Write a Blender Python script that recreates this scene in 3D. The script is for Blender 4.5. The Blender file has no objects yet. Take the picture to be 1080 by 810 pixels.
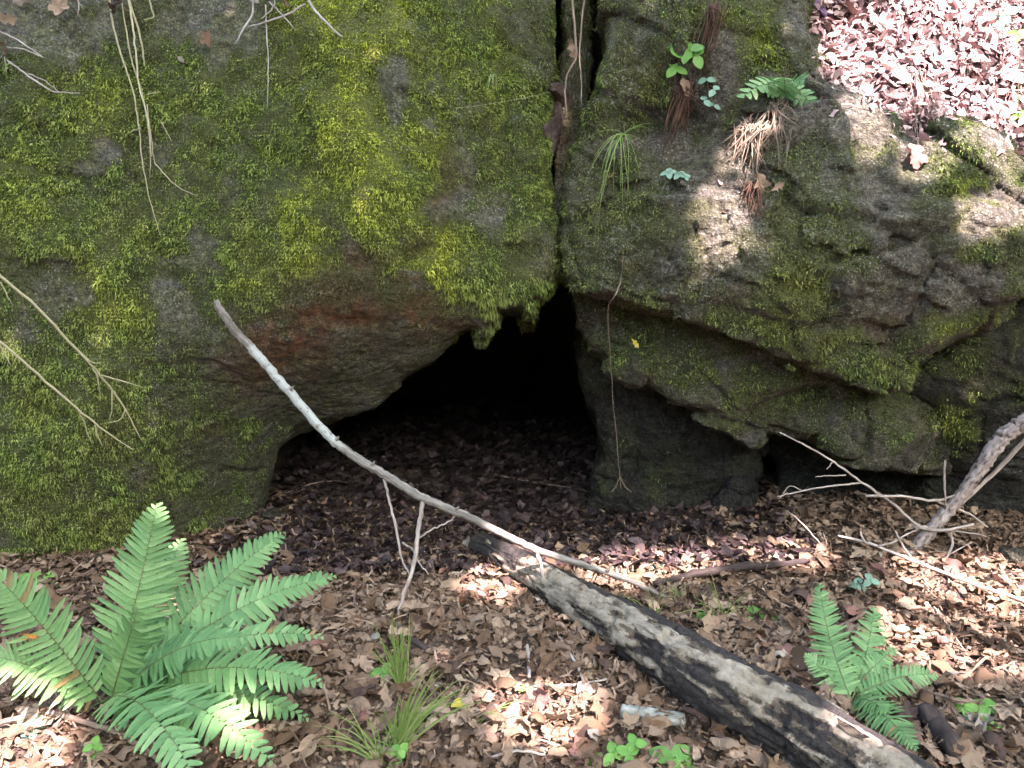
import bpy, math, random
import numpy as np
from mathutils import Vector, Matrix
from mathutils.bvhtree import BVHTree

random.seed(7)
RNG = np.random.default_rng(11)
scene = bpy.context.scene
COL = scene.collection

# ------------------------------------------------------------------ camera
CAM = np.array((0.0, 0.0, 1.45))
PITCH = math.radians(12.0)
FPX = 848.0
cam_data = bpy.data.cameras.new("camera")
cam = bpy.data.objects.new("camera", cam_data)
COL.objects.link(cam)
cam.location = CAM
cam.rotation_euler = (math.radians(90) - PITCH, 0, 0)
cam_data.sensor_width = 36.0
cam_data.lens = FPX / 1080 * 36.0
cam_data.clip_start = 0.05
cam_data.clip_end = 500.0
scene.camera = cam

# ------------------------------------------------------------------ light
SUN = np.array((0.33, -0.62, 0.90)); SUN /= np.linalg.norm(SUN)
ELEV = math.asin(SUN[2]); AZ = math.atan2(SUN[0], SUN[1])
world = bpy.data.worlds.new("World"); scene.world = world
world.use_nodes = True
wn = world.node_tree
bg = wn.nodes["Background"]
sky = wn.nodes.new("ShaderNodeTexSky")
sky.sky_type = 'NISHITA'; sky.sun_disc = False
sky.sun_elevation = ELEV; sky.sun_rotation = AZ
sky.air_density = 1.0; sky.dust_density = 4.0; sky.ozone_density = 1.0
wn.links.new(sky.outputs[0], bg.inputs[0])
bg.inputs[1].default_value = 0.15
sd = bpy.data.lights.new("sun", 'SUN')
sd.energy = 5.0; sd.angle = math.radians(0.5); sd.color = (1.0, 0.76, 0.82)
so = bpy.data.objects.new("sun", sd); COL.objects.link(so)
so.rotation_euler = Vector(SUN).to_track_quat('Z', 'Y').to_euler()
so.location = (2, -4, 9)

scene.render.engine = 'CYCLES'
scene.cycles.use_denoising = True
scene.cycles.max_bounces = 6
scene.cycles.diffuse_bounces = 3
scene.cycles.transparent_max_bounces = 4
vs = scene.view_settings
vs.view_transform = 'Standard'; vs.look = 'None'
vs.exposure = 3.1; vs.gamma = 1.0

# ------------------------------------------------------------------ maths helpers
FWD = np.array((0, math.cos(PITCH), -math.sin(PITCH)))
UPV = np.array((0, math.sin(PITCH), math.cos(PITCH)))

def ray(px, py):
    d = FWD + np.array((1, 0, 0)) * ((px - 540) / FPX) - UPV * ((py - 405) / FPX)
    return d

def at(px, py, Y):
    d = ray(px, py)
    return CAM + d * (Y / d[1])

def project(x, y, z):
    w = y * FWD[1] + (z - CAM[2]) * FWD[2]
    v = y * UPV[1] + (z - CAM[2]) * UPV[2]
    w = np.maximum(w, 0.05)
    return 540 + FPX * x / w, 405 - FPX * v / w

def _hash(ix, iy, iz, seed):
    h = (ix.astype(np.uint32) * np.uint32(374761393) + iy.astype(np.uint32) * np.uint32(668265263)
         + iz.astype(np.uint32) * np.uint32(2147483647) + np.uint32(seed * 974711 + 13))
    h = (h ^ (h >> np.uint32(13))) * np.uint32(1274126177)
    h = h ^ (h >> np.uint32(16))
    return h.astype(np.float32) * np.float32(2.0 / 4294967295.0) - np.float32(1)

def noise(x, y, z, scale, seed=0):
    """smooth value noise, about -1..1"""
    x = np.asarray(x, np.float32) * scale; y = np.asarray(y, np.float32) * scale; z = np.asarray(z, np.float32) * scale
    fx, fy, fz = np.floor(x), np.floor(y), np.floor(z)
    ix, iy, iz = fx.astype(np.int64), fy.astype(np.int64), fz.astype(np.int64)
    tx, ty, tz = x - fx, y - fy, z - fz
    tx = tx * tx * (3 - 2 * tx); ty = ty * ty * (3 - 2 * ty); tz = tz * tz * (3 - 2 * tz)
    r = 0
    for dx in (0, 1):
        wx = tx if dx else 1 - tx
        for dy in (0, 1):
            wy = ty if dy else 1 - ty
            for dz in (0, 1):
                wz = tz if dz else 1 - tz
                r = r + wx * wy * wz * _hash(ix + dx, iy + dy, iz + dz, seed)
    return r

def fbm(x, y, z, scale, octs=3, seed=0, gain=0.5):
    r = 0; a = 1.0; t = 0
    for o in range(octs):
        r = r + a * noise(x, y, z, scale, seed + o * 17); t += a
        a *= gain; scale *= 2.03
    return r / t

def facets(x, y, z, scale, seed=0):
    """chunky fractured surface: every cell of a jittered lattice tilts its own way; returns tilt offset and distance to the crack"""
    x = x * scale; y = y * scale; z = z * scale
    ix, iy, iz = np.floor(x).astype(np.int64), np.floor(y).astype(np.int64), np.floor(z).astype(np.int64)
    fx, fy, fz = (x - ix).astype(np.float32) - np.float32(.5), (y - iy).astype(np.float32) - np.float32(.5), (z - iz).astype(np.float32) - np.float32(.5)
    d1 = np.full(x.shape, 9, np.float32); d2 = d1.copy(); off = np.zeros(x.shape, np.float32)
    for a in (-1, 0, 1):
        for b in (-1, 0, 1):
            for c in (-1, 0, 1):
                jx, jy, jz = ix + a, iy + b, iz + c
                h = (jx.astype(np.uint32) * np.uint32(374761393) + jy.astype(np.uint32) * np.uint32(668265263) + jz.astype(np.uint32) * np.uint32(2147483647) + np.uint32(seed * 974711 + 13))
                h = (h ^ (h >> np.uint32(13))) * np.uint32(1274126177); h ^= h >> np.uint32(16)
                r_ = lambda c_: ((h * np.uint32(c_)) >> np.uint32(16)).astype(np.float32) * np.float32(2 / 65535.) - np.float32(1)
                rx = fx - a - np.float32(.42) * r_(2654435761); ry = fy - b - np.float32(.42) * r_(2246822519); rz = fz - c - np.float32(.42) * r_(3266489917)
                d = np.sqrt(rx * rx + ry * ry + rz * rz)
                o = .55 * (r_(668265263) * rx + r_(374761393) * ry + r_(1597334677) * rz) + .22 * r_(3812015801)
                m = d < d1
                d2 = np.where(m, d1, np.minimum(d2, d)); off = np.where(m, o, off); d1 = np.where(m, d, d1)
    return off, d2 - d1

def sstep(a, b, x):
    t = np.clip((x - a) / (b - a), 0, 1)
    return t * t * (3 - 2 * t)

def hgt(x, y):
    """height of the forest floor"""
    x = np.asarray(x, float); y = np.asarray(y, float)
    z = 0.035 * fbm(x, y, 0 * x, 1.3, 3, 5)
    z = z + 0.10 * sstep(0.5, 1.8, x) * sstep(2.4, 3.3, y) * (1 - sstep(4, 6, y))
    z = z + 0.05 * sstep(-1.0, -2.0, x) * sstep(2.0, 3.0, y)
    z = z - 0.07 * sstep(0.9, 0.0, np.abs(x - 0.05)) * sstep(3.1, 3.9, y) * (1 - sstep(6, 8, y))
    return z

def ground(px, py, lift=0.0):
    d = ray(px, py)
    t = 0.3
    for _ in range(400):
        p = CAM + d * t
        g = p[2] - float(hgt(p[0], p[1])) - lift
        if g < 0.002: break
        t += max(0.004, g * 0.6)
    return p

# ------------------------------------------------------------------ mesh helpers
class MB:
    """collects vertices and faces of one mesh, with one float attribute set per vertex"""
    def __init__(s):
        s.v = []; s.f = []; s.n = 0; s.attr = {}
    def add(s, verts, faces, **attr):
        verts = np.asarray(verts, float).reshape(-1, 3)
        for f in faces: s.f.append(tuple(i + s.n for i in f))
        for k, a in attr.items():
            a = np.broadcast_to(np.asarray(a, float), (len(verts),) if np.ndim(a) < 2 else np.shape(a))
            s.attr.setdefault(k, []).append((s.n, np.array(a)))
        s.v.append(verts); s.n += len(verts)
    def build(s, name, mat, parent=None, smooth=True, loc=None):
        v = np.concatenate(s.v)
        o = mesh_obj(name, v, s.f, mat, parent, smooth, loc)
        for k, lst in s.attr.items():
            dim = lst[0][1].ndim
            if dim == 2:
                a = np.zeros((len(v), 3)); typ, key = 'FLOAT_VECTOR', 'vector'
            else:
                a = np.zeros(len(v)); typ, key = 'FLOAT', 'value'
            for n0, arr in lst: a[n0:n0 + len(arr)] = arr
            o.data.attributes.new(k, typ, 'POINT').data.foreach_set(key, a.astype(np.float32).ravel())
        return o

def mesh_np(name, v, f):
    """f: (n,k) index array or list of tuples"""
    me = bpy.data.meshes.new(name)
    if isinstance(f, np.ndarray):
        k = f.shape[1]
        me.vertices.add(len(v)); me.vertices.foreach_set("co", np.asarray(v, np.float32).ravel())
        me.loops.add(f.size); me.loops.foreach_set("vertex_index", f.astype(np.int32).ravel())
        me.polygons.add(len(f))
        me.polygons.foreach_set("loop_start", np.arange(0, f.size, k, dtype=np.int32))
        me.polygons.foreach_set("loop_total", np.full(len(f), k, np.int32))
        me.update(calc_edges=True)
    else:
        me.from_pydata([tuple(p) for p in v], [], f)
    return me

def mesh_obj(name, v, f, mat, parent=None, smooth=True, loc=None):
    v = np.asarray(v, float)
    if loc is not None: v = v - np.asarray(loc)
    me = mesh_np(name, v, f)
    if smooth: me.polygons.foreach_set("use_smooth", np.ones(len(me.polygons), bool))
    if mat is not None: me.materials.append(mat)
    o = bpy.data.objects.new(name, me)
    COL.objects.link(o)
    if loc is not None: o.location = loc
    if parent is not None:
        o.parent = parent
        if loc is None: o.location = -Vector(parent.location)
        else: o.location = Vector(loc) - Vector(parent.location)
    return o

def tag(o, label=None, cat=None, group=None, kind=None):
    if label: o['label'] = label
    if cat: o['category'] = cat
    if group: o['group'] = group
    if kind: o['kind'] = kind
    return o

def thing(name, label, cat, loc=(0, 0, 0), group=None):
    o = bpy.data.objects.new(name, None); COL.objects.link(o)
    o.empty_display_size = 0.05
    o.location = [float(c) for c in loc]
    return tag(o, label, cat, group)

def add_attr(o, name, a):
    o.data.attributes.new(name, 'FLOAT', 'POINT').data.foreach_set('value', np.asarray(a, np.float32))

def unit(v):
    v = np.asarray(v, float); return v / (np.linalg.norm(v) + 1e-9)

def smooth_path(pts, n=6):
    P = [np.asarray(p, float) for p in pts]
    if len(P) < 3:
        return [P[0] + (P[-1] - P[0]) * t for t in np.linspace(0, 1, n + 1)]
    Q = [2 * P[0] - P[1]] + P + [2 * P[-1] - P[-2]]
    out = []
    for i in range(1, len(Q) - 2):
        a, b, c, d = Q[i - 1:i + 3]
        for k in range(n):
            t = k / n
            out.append(0.5 * (2 * b + (c - a) * t + (2 * a - 5 * b + 4 * c - d) * t * t + (3 * b - a - 3 * c + d) * t ** 3))
    out.append(P[-1])
    return out

def tube(mb, pts, radii, sides=7, n=6, wob=0.0, bumps=0.0, seed=0):
    """tapered round tube along a smooth path; attribute tx = (metres along, cos*r, sin*r)"""
    path = np.array(smooth_path(pts, n))
    m = len(path)
    r = np.interp(np.linspace(0, 1, m), np.linspace(0, 1, len(radii)), radii)
    rs = np.random.default_rng(seed + 99)
    if wob: path[1:-1] += rs.normal(0, wob, (m - 2, 3))
    T = np.gradient(path, axis=0); T /= np.linalg.norm(T, axis=1)[:, None] + 1e-9
    ref = np.array((0, 0, 1.0)) if abs(T[0][2]) < 0.9 else np.array((1.0, 0, 0))
    N = unit(ref - T[0] * ref.dot(T[0]))
    vs_, tx, along = [], [], 0.0
    ang = np.linspace(0, 2 * math.pi, sides, endpoint=False)
    for i in range(m):
        N = unit(N - T[i] * N.dot(T[i])); B = np.cross(T[i], N)
        if i: along += np.linalg.norm(path[i] - path[i - 1])
        rr = r[i] * (1 + (bumps * rs.normal(0, 1, sides) if bumps else 0))
        ca, sa = np.cos(ang), np.sin(ang)
        vs_.append(path[i] + (N[None] * ca[:, None] + B[None] * sa[:, None]) * np.reshape(rr, (-1, 1)))
        tx.append(np.stack([np.full(sides, along), ca * r[i], sa * r[i]], 1))
    v = np.concatenate(vs_ + [path[:1] - T[0] * r[0] * .3, path[-1:] + T[-1] * r[-1] * .3]); tx = np.concatenate(tx + [tx[0][:1] * (1, 0, 0), tx[-1][:1] * (1, 0, 0)])
    f = []
    for i in range(m - 1):
        for k in range(sides):
            a, b = i * sides + k, i * sides + (k + 1) % sides
            f.append((a, b, b + sides, a + sides))
    e0, e1 = m * sides, m * sides + 1
    for k in range(sides):
        f.append((e0, (k + 1) % sides, k)); f.append((e1, (m - 1) * sides + k, (m - 1) * sides + (k + 1) % sides))
    mb.add(v, f, tx=tx)
    return path

# ------------------------------------------------------------------ materials
def new_mat(name):
    m = bpy.data.materials.new(name); m.use_nodes = True
    nt = m.node_tree
    return m, nt, nt.nodes["Principled BSDF"]

def nd(nt, typ, **kw):
    n = nt.nodes.new(typ)
    for k, v in kw.items():
        if k.startswith('i_'):
            key = k[2:]; key = int(key) if key.isdigit() else key.replace('_', ' ')
            s = n.inputs[key]
            if hasattr(v, 'is_output') or isinstance(v, bpy.types.NodeSocket): nt.links.new(v, s)
            else: s.default_value = v
        else: setattr(n, k, v)
    return n

def tex_noise(nt, scale, detail=4, rough=0.55, vec=None, dist=0.0):
    n = nd(nt, "ShaderNodeTexNoise", i_Scale=scale, i_Detail=detail, i_Roughness=rough, i_Distortion=dist)
    if vec is not None: nt.links.new(vec, n.inputs['Vector'])
    return n.outputs[0]

def ramp(nt, fac, stops):
    r = nd(nt, "ShaderNodeValToRGB")
    e = r.color_ramp.elements
    while len(e) < len(stops): e.new(0.5)
    for i, (p, c) in enumerate(stops):
        e[i].position = p
        if not hasattr(c, '__len__'): c = (c, c, c)
        e[i].color = (*c, 1)
    nt.links.new(fac, r.inputs[0])
    return r.outputs[0]

def mix(nt, fac, a, b, mode='MIX'):
    n = nd(nt, "ShaderNodeMix", data_type='RGBA', blend_type=mode)
    for s, v in ((n.inputs[0], fac), (n.inputs[6], a), (n.inputs[7], b)):
        if isinstance(v, bpy.types.NodeSocket): nt.links.new(v, s)
        elif hasattr(v, '__len__'): s.default_value = (*v[:3], 1)
        else: s.default_value = v
    return n.outputs[2]

def math_(nt, op, a, b=0.5, clamp=False):
    n = nd(nt, "ShaderNodeMath", operation=op, use_clamp=clamp)
    for s, v in ((n.inputs[0], a), (n.inputs[1], b)):
        if isinstance(v, bpy.types.NodeSocket): nt.links.new(v, s)
        else: s.default_value = v
    return n.outputs[0]

def attr(nt, name, out=2):
    return nd(nt, "ShaderNodeAttribute", attribute_name=name).outputs[out]

def bump(nt, bsdf, h, strength=0.5, dist=0.02):
    b = nd(nt, "ShaderNodeBump", i_Strength=strength, i_Distance=dist)
    nt.links.new(h, b.inputs['Height']); nt.links.new(b.outputs[0], bsdf.inputs['Normal'])

def objcoord(nt):
    return nd(nt, "ShaderNodeTexCoord").outputs['Object']

def rock_material(name, tint=(1, 1, 1), film_amt=.88, flecks=.7, grime=((.018, .017, .010), (.088, .084, .050), (.23, .22, .145)), dark=(0.05, 0.048, 0.042), light=(0.26, 0.25, 0.225)):
    m, nt, b = new_mat(name)
    co = objcoord(nt)
    n1 = tex_noise(nt, 5, 6, .6, co); n2 = tex_noise(nt, 38, 5, .65, co); n3 = tex_noise(nt, 130, 4, .6, co)
    base = ramp(nt, n1, [(.3, dark), (.52, tuple(.5 * (x + y) for x, y in zip(dark, light))), (.75, light)])
    base = mix(nt, .55, base, ramp(nt, n2, [(.3, (.35,) * 3), (.7, (1.15,) * 3)]), 'MULTIPLY')
    # mineral streaks, stretched along the bedding
    mp = nd(nt, "ShaderNodeMapping"); nt.links.new(co, mp.inputs[0]); mp.inputs['Scale'].default_value = (3, 9, 16); mp.inputs['Rotation'].default_value = (.2, .5, 0)
    n4 = tex_noise(nt, 2.2, 5, .7, mp.outputs[0], .6)
    base = mix(nt, .5, base, ramp(nt, n4, [(.35, (.5, .48, .44)), (.62, (1.25, 1.25, 1.2))]), 'MULTIPLY')
    # grime and algae over all of the stone
    n6 = tex_noise(nt, 11, 6, .7, co, .3)
    if film_amt: base = mix(nt, ramp(nt, n6, [(.32, .12), (.62, film_amt)]), base, ramp(nt, n2, [(.25, grime[0]), (.5, grime[1]), (.75, grime[2])]))
    base = mix(nt, .9, base, ramp(nt, n3, [(.3, (.4,) * 3), (.52, (1.15,) * 3), (.72, (2.2,) * 3)]), 'MULTIPLY')
    # rust stain
    rf = math_(nt, 'MULTIPLY', attr(nt, 'rust'), ramp(nt, tex_noise(nt, 17, 5, .7, co), [(.34, .15), (.55, 1)]))
    base = mix(nt, rf, base, ramp(nt, n2, [(.3, (.04, .024, .014)), (.55, (.18, .085, .038)), (.75, (.30, .15, .075))]))
    # algae and moss film under the tufts
    mf = attr(nt, 'moss')
    mm = math_(nt, 'MULTIPLY', mf, ramp(nt, n2, [(.25, .55), (.55, 1)]))
    film = mix(nt, attr(nt, 'hue'), ramp(nt, n3, [(.3, (.025, .032, .011)), (.7, (.11, .125, .045))]),
               ramp(nt, n3, [(.3, (.07, .09, .014)), (.7, (.26, .29, .06))]))
    base = mix(nt, mm, base, film)
    # pale lichen
    v = nd(nt, "ShaderNodeTexVoronoi", i_Scale=55.0); nt.links.new(mix(nt, .12, co, nd(nt, "ShaderNodeTexNoise", i_Scale=30.0).outputs[1]), v.inputs['Vector'])
    lf = math_(nt, 'MULTIPLY', attr(nt, 'pale'), ramp(nt, v.outputs['Distance'], [(.18, 1), (.42, 0)]))
    lf = math_(nt, 'MULTIPLY', lf, ramp(nt, tex_noise(nt, 22, 4, .7, co), [(.42, 0), (.6, 1)]))
    lf2 = ramp(nt, math_(nt, 'SUBTRACT', attr(nt, 'pale'), math_(nt, 'MULTIPLY', tex_noise(nt, 14, 4, .6, co), .95)), [(.28, 0), (.5, .8)])
    base = mix(nt, lf2, base, ramp(nt, n2, [(.3, (.2, .22, .2)), (.7, (.42, .45, .41))]))
    base = mix(nt, lf, base, (.5, .54, .48))
    vk = nd(nt, "ShaderNodeTexVoronoi", i_Scale=80.0); nt.links.new(co, vk.inputs['Vector'])
    kf = math_(nt, 'MULTIPLY', ramp(nt, vk.outputs['Distance'], [(.16, 1), (.34, 0)]), ramp(nt, tex_noise(nt, 6, 4, .7, co), [(.47, 0), (.62, flecks)]))
    base = mix(nt, kf, base, (.42, .44, .37))
    if tint != (1, 1, 1): base = mix(nt, 1.0, base, tint, 'MULTIPLY')
    nt.links.new(base, b.inputs['Base Color'])
    b.inputs['Roughness'].default_value = .88
    b.inputs['Specular IOR Level'].default_value = .25
    n7 = tex_noise(nt, 75, 6, .75, co)
    dv = mix(nt, .16, co, nd(nt, "ShaderNodeTexNoise", i_Scale=7.0, i_Detail=4.0).outputs[1])
    vf = nd(nt, "ShaderNodeTexVoronoi", feature='DISTANCE_TO_EDGE', i_Scale=13.0); nt.links.new(dv, vf.inputs['Vector'])
    vg = nd(nt, "ShaderNodeTexVoronoi", feature='F1', i_Scale=34.0); nt.links.new(dv, vg.inputs['Vector'])
    n7 = math_(nt, 'ADD', n7, math_(nt, 'ADD', math_(nt, 'MULTIPLY', ramp(nt, vf.outputs['Distance'], [(0, 0), (.04, 1)]), .12), math_(nt, 'MULTIPLY', vg.outputs['Distance'], 1.1)))
    h = math_(nt, 'ADD', math_(nt, 'MULTIPLY', n2, .8), math_(nt, 'ADD', math_(nt, 'MULTIPLY', n3, .35), math_(nt, 'ADD', math_(nt, 'MULTIPLY', n4, .7), math_(nt, 'MULTIPLY', n7, .7))))
    bump(nt, b, h, 1.0, .035)
    return m

def moss_material():
    m, nt, b = new_mat("moss_fronds")
    co = objcoord(nt)
    r = attr(nt, 'rnd')
    dk = ramp(nt, r, [(0, (.012, .022, .008)), (.5, (.13, .205, .045)), (1, (.36, .46, .14))])
    br = ramp(nt, r, [(0, (.05, .08, .010)), (.5, (.40, .49, .05)), (1, (.72, .76, .15))])
    c = mix(nt, attr(nt, 'hue'), dk, br)
    c = mix(nt, attr(nt, 'brown'), c, ramp(nt, r, [(0, (.03, .022, .012)), (1, (.21, .18, .09))]))
    nt.links.new(c, b.inputs['Base Color'])
    b.inputs['Roughness'].default_value = .8
    b.inputs['Specular IOR Level'].default_value = .15
    return m

def leafy(name, stops, rough=.6, trans=0.25, key='rnd', noise_amt=.35, spec=.3, random_obj=False):
    m, nt, b = new_mat(name)
    co = objcoord(nt)
    f = nd(nt, "ShaderNodeObjectInfo").outputs['Random'] if random_obj else attr(nt, key)
    c = ramp(nt, f, stops)
    c = mix(nt, noise_amt, c, ramp(nt, tex_noise(nt, 55, 4, .65, co), [(.3, (.45,) * 3), (.7, (1.4,) * 3)]), 'MULTIPLY')
    nt.links.new(c, b.inputs['Base Color'])
    b.inputs['Roughness'].default_value = rough
    b.inputs['Specular IOR Level'].default_value = spec
    if trans:
        out = nt.nodes["Material Output"]
        t = nd(nt, "ShaderNodeBsdfTranslucent"); nt.links.new(c, t.inputs[0])
        ms = nd(nt, "ShaderNodeMixShader"); ms.inputs[0].default_value = trans
        nt.links.new(b.outputs[0], ms.inputs[1]); nt.links.new(t.outputs[0], ms.inputs[2])
        nt.links.new(ms.outputs[0], out.inputs[0])
    bump(nt, b, math_(nt, 'ADD', tex_noise(nt, 90, 3, .6, co), math_(nt, 'MULTIPLY', tex_noise(nt, 240, 2, .6, co), .5)), .6, .005)
    return m

def soil_material(name="leaf_mould", lo=(.06, .044, .031), hi=(.18, .135, .094)):
    m, nt, b = new_mat(name)
    co = objcoord(nt)
    n1 = tex_noise(nt, 9, 6, .65, co); n2 = tex_noise(nt, 70, 5, .7, co)
    c = ramp(nt, n1, [(.3, lo), (.7, hi)])
    c = mix(nt, .7, c, ramp(nt, n2, [(.3, (.4,) * 3), (.7, (1.7, 1.6, 1.5))]), 'MULTIPLY')
    nt.links.new(c, b.inputs['Base Color']); b.inputs['Roughness'].default_value = .95
    bump(nt, b, n2, .9, .03)
    return m

def bark_material(name, stops, scale=(6, 30, 30), b_amt=.5, lichen=None):
    m, nt, b = new_mat(name)
    tx = attr(nt, 'tx', 1)
    mp = nd(nt, "ShaderNodeMapping"); nt.links.new(tx, mp.inputs[0]); mp.inputs['Scale'].default_value = scale
    n = tex_noise(nt, 2.0, 6, .65, mp.outputs[0], .3)
    c = ramp(nt, n, stops)
    if lichen:
        lo, hi, col = lichen
        sx = nd(nt, "ShaderNodeSeparateXYZ"); nt.links.new(tx, sx.inputs[0])
        f = math_(nt, 'MULTIPLY', ramp(nt, math_(nt, 'DIVIDE', sx.outputs[0], 3.0), [(lo / 3, 0), (lo / 3 + .004, 1), (hi / 3 - .02, 1), (hi / 3, .1)]), ramp(nt, tex_noise(nt, 45, 5, .7, tx), [(.36, 0), (.47, 1)]))
        c = mix(nt, f, c, col)
    nt.links.new(c, b.inputs['Base Color']); b.inputs['Roughness'].default_value = .85
    b.inputs['Specular IOR Level'].default_value = .2
    bump(nt, b, n, b_amt, .006)
    return m

def log_material():
    m, nt, b = new_mat("rotten_log_bark")
    tx = attr(nt, 'tx', 1)
    mp = nd(nt, "ShaderNodeMapping"); nt.links.new(tx, mp.inputs[0]); mp.inputs['Scale'].default_value = (2.6, 9, 9)
    n = tex_noise(nt, 2.2, 7, .68, mp.outputs[0], .5)
    n2 = tex_noise(nt, 60, 5, .7, tx); n5 = tex_noise(nt, 16, 6, .7, tx)
    sx = nd(nt, "ShaderNodeSeparateXYZ"); nt.links.new(tx, sx.inputs[0])
    dark = ramp(nt, n2, [(.3, (.012, .011, .010)), (.7, (.06, .055, .047))])
    pale = ramp(nt, n5, [(.3, (.15, .132, .092)), (.5, (.28, .255, .185)), (.72, (.42, .385, .30))])
    mid = ramp(nt, n2, [(.3, (.06, .05, .034)), (.7, (.19, .16, .11))])
    sel = attr(nt, 'patch')
    e = math_(nt, 'ADD', sel, math_(nt, 'MULTIPLY', math_(nt, 'SUBTRACT', n5, .5), .75))
    c = mix(nt, ramp(nt, e, [(.47, 0), (.50, 1)]), dark, mid)
    c = mix(nt, ramp(nt, e, [(.55, 0), (.585, 1)]), c, pale)
    c = mix(nt, .5, c, ramp(nt, n, [(.35, (.5,) * 3), (.65, (1.3,) * 3)]), 'MULTIPLY')
    nt.links.new(c, b.inputs['Base Color']); b.inputs['Roughness'].default_value = .8
    b.inputs['Specular IOR Level'].default_value = .3
    bump(nt, b, math_(nt, 'ADD', math_(nt, 'MULTIPLY', ramp(nt, e, [(.4, 0), (.62, 1)]), .6), math_(nt, 'ADD', n2, n5)), .8, .012)
    return m

M = {}
M['rock'] = rock_material("mossy_rock", film_amt=.95, grime=((.022, .026, .010), (.095, .105, .042), (.22, .225, .10)))
M['rock_grey'] = rock_material("grey_rock", dark=(.035, .033, .028), light=(.22, .21, .185))
M['rock_shaded'] = rock_material("shade_dark_rock", film_amt=.25, flecks=.1, dark=(.010, .011, .010), light=(.048, .050, .045))  # stone colour darkened to carry the shade of the cave and recesses
M['soil'] = soil_material()
M['duff'] = soil_material('pine_duff', (.022, .014, .012), (.10, .062, .056))
M['clod'] = soil_material('clod_earth', (.035, .026, .020), (.17, .13, .105))
M['moss'] = moss_material()
LITTER = [(0, (.035, .023, .014)), (.18, (.085, .054, .031)), (.36, (.15, .102, .062)), (.55, (.215, .155, .10)), (.72, (.30, .225, .15)), (.82, (.37, .285, .19)), (.87, (.22, .19, .14)), (.93, (.23, .115, .062)), (1, (.42, .37, .28))]
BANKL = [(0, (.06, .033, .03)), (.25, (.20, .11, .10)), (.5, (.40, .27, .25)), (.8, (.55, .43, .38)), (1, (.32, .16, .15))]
M['litter'] = leafy("dry_leaf_litter", LITTER, .65, .12)
M['shade_litter'] = leafy('shade_darkened_litter', [(0, (.012, .009, .008)), (.5, (.036, .025, .023)), (.9, (.08, .055, .052)), (1, (.14, .11, .10))], .5, .05)  # darker copy of the litter, cave shade put into its colour
M['bank'] = leafy("sun_pink_dry_litter", BANKL, .7, .1)  # dry leaves with the pink of the sun glare mixed into their colour
M['fern'] = leafy("fern_green", [(0, (.26, .20, .08)), (.06, (.085, .20, .065)), (.5, (.155, .32, .11)), (1, (.27, .45, .18))], .5, .3, noise_amt=.15, spec=.4)
M['fernstem'] = leafy("fern_stem", [(0, (.09, .13, .05)), (1, (.16, .17, .07))], .6, 0, noise_amt=.2)
M['seedling'] = leafy("seedling_green", [(0, (.08, .22, .04)), (.5, (.14, .34, .06)), (1, (.22, .42, .09))], .45, .3, noise_amt=.15, spec=.4)
M['bluegreen'] = leafy("bluish_leaf", [(0, (.14, .28, .19)), (1, (.26, .42, .30))], .5, .25, noise_amt=.15)
M['grass'] = leafy("grass_blade", [(0, (.13, .23, .05)), (.6, (.20, .31, .08)), (1, (.36, .40, .17))], .5, .25, noise_amt=.15)
M['straw'] = leafy("dry_grass_stalk", [(0, (.26, .24, .12)), (.6, (.36, .34, .19)), (1, (.46, .43, .27))], .6, .1, noise_amt=.25)
M['canopy'] = leafy("tree_leaf", [(0, (.04, .08, .02)), (1, (.08, .14, .035))], .5, .25, noise_amt=0)
M['root'] = bark_material("dry_root", [(.3, (.10, .075, .05)), (.7, (.30, .25, .18))], b_amt=.3)
M['rootdark'] = bark_material("brown_rootlet", [(.3, (.04, .022, .015)), (.7, (.14, .085, .055))], b_amt=.3)
M['branch'] = bark_material("weathered_branch", [(.3, (.06, .053, .042)), (.5, (.175, .165, .135)), (.7, (.30, .285, .24))], (5, 40, 40), .7, (0.215, .75, (.36, .395, .345)))
M['twig'] = bark_material("grey_twig", [(.3, (.15, .13, .105)), (.5, (.33, .30, .255)), (.7, (.48, .45, .39))], (6, 40, 40), .4)
M['twigbrown'] = bark_material("brown_twig", [(.3, (.07, .05, .035)), (.5, (.18, .135, .10)), (.7, (.33, .27, .21))], (6, 40, 40), .4)
M['snag'] = bark_material("peeling_grey_bark", [(.36, (.06, .045, .036)), (.44, (.24, .21, .18)), (.66, (.48, .44, .39))], (14, 34, 34), 1.0)
M['darkstick'] = bark_material("charred_wood", [(.3, (.015, .012, .011)), (.7, (.075, .06, .05))], (6, 25, 25), .8)
M['lichstick'] = bark_material("lichen_wood", [(.3, (.13, .15, .13)), (.5, (.24, .265, .225)), (.7, (.40, .42, .37))], (14, 30, 30), .6)
M['trunk'] = bark_material("tree_bark", [(.3, (.05, .04, .03)), (.7, (.17, .14, .11))], (1.5, 8, 8), .8)
M['log'] = log_material()

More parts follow.
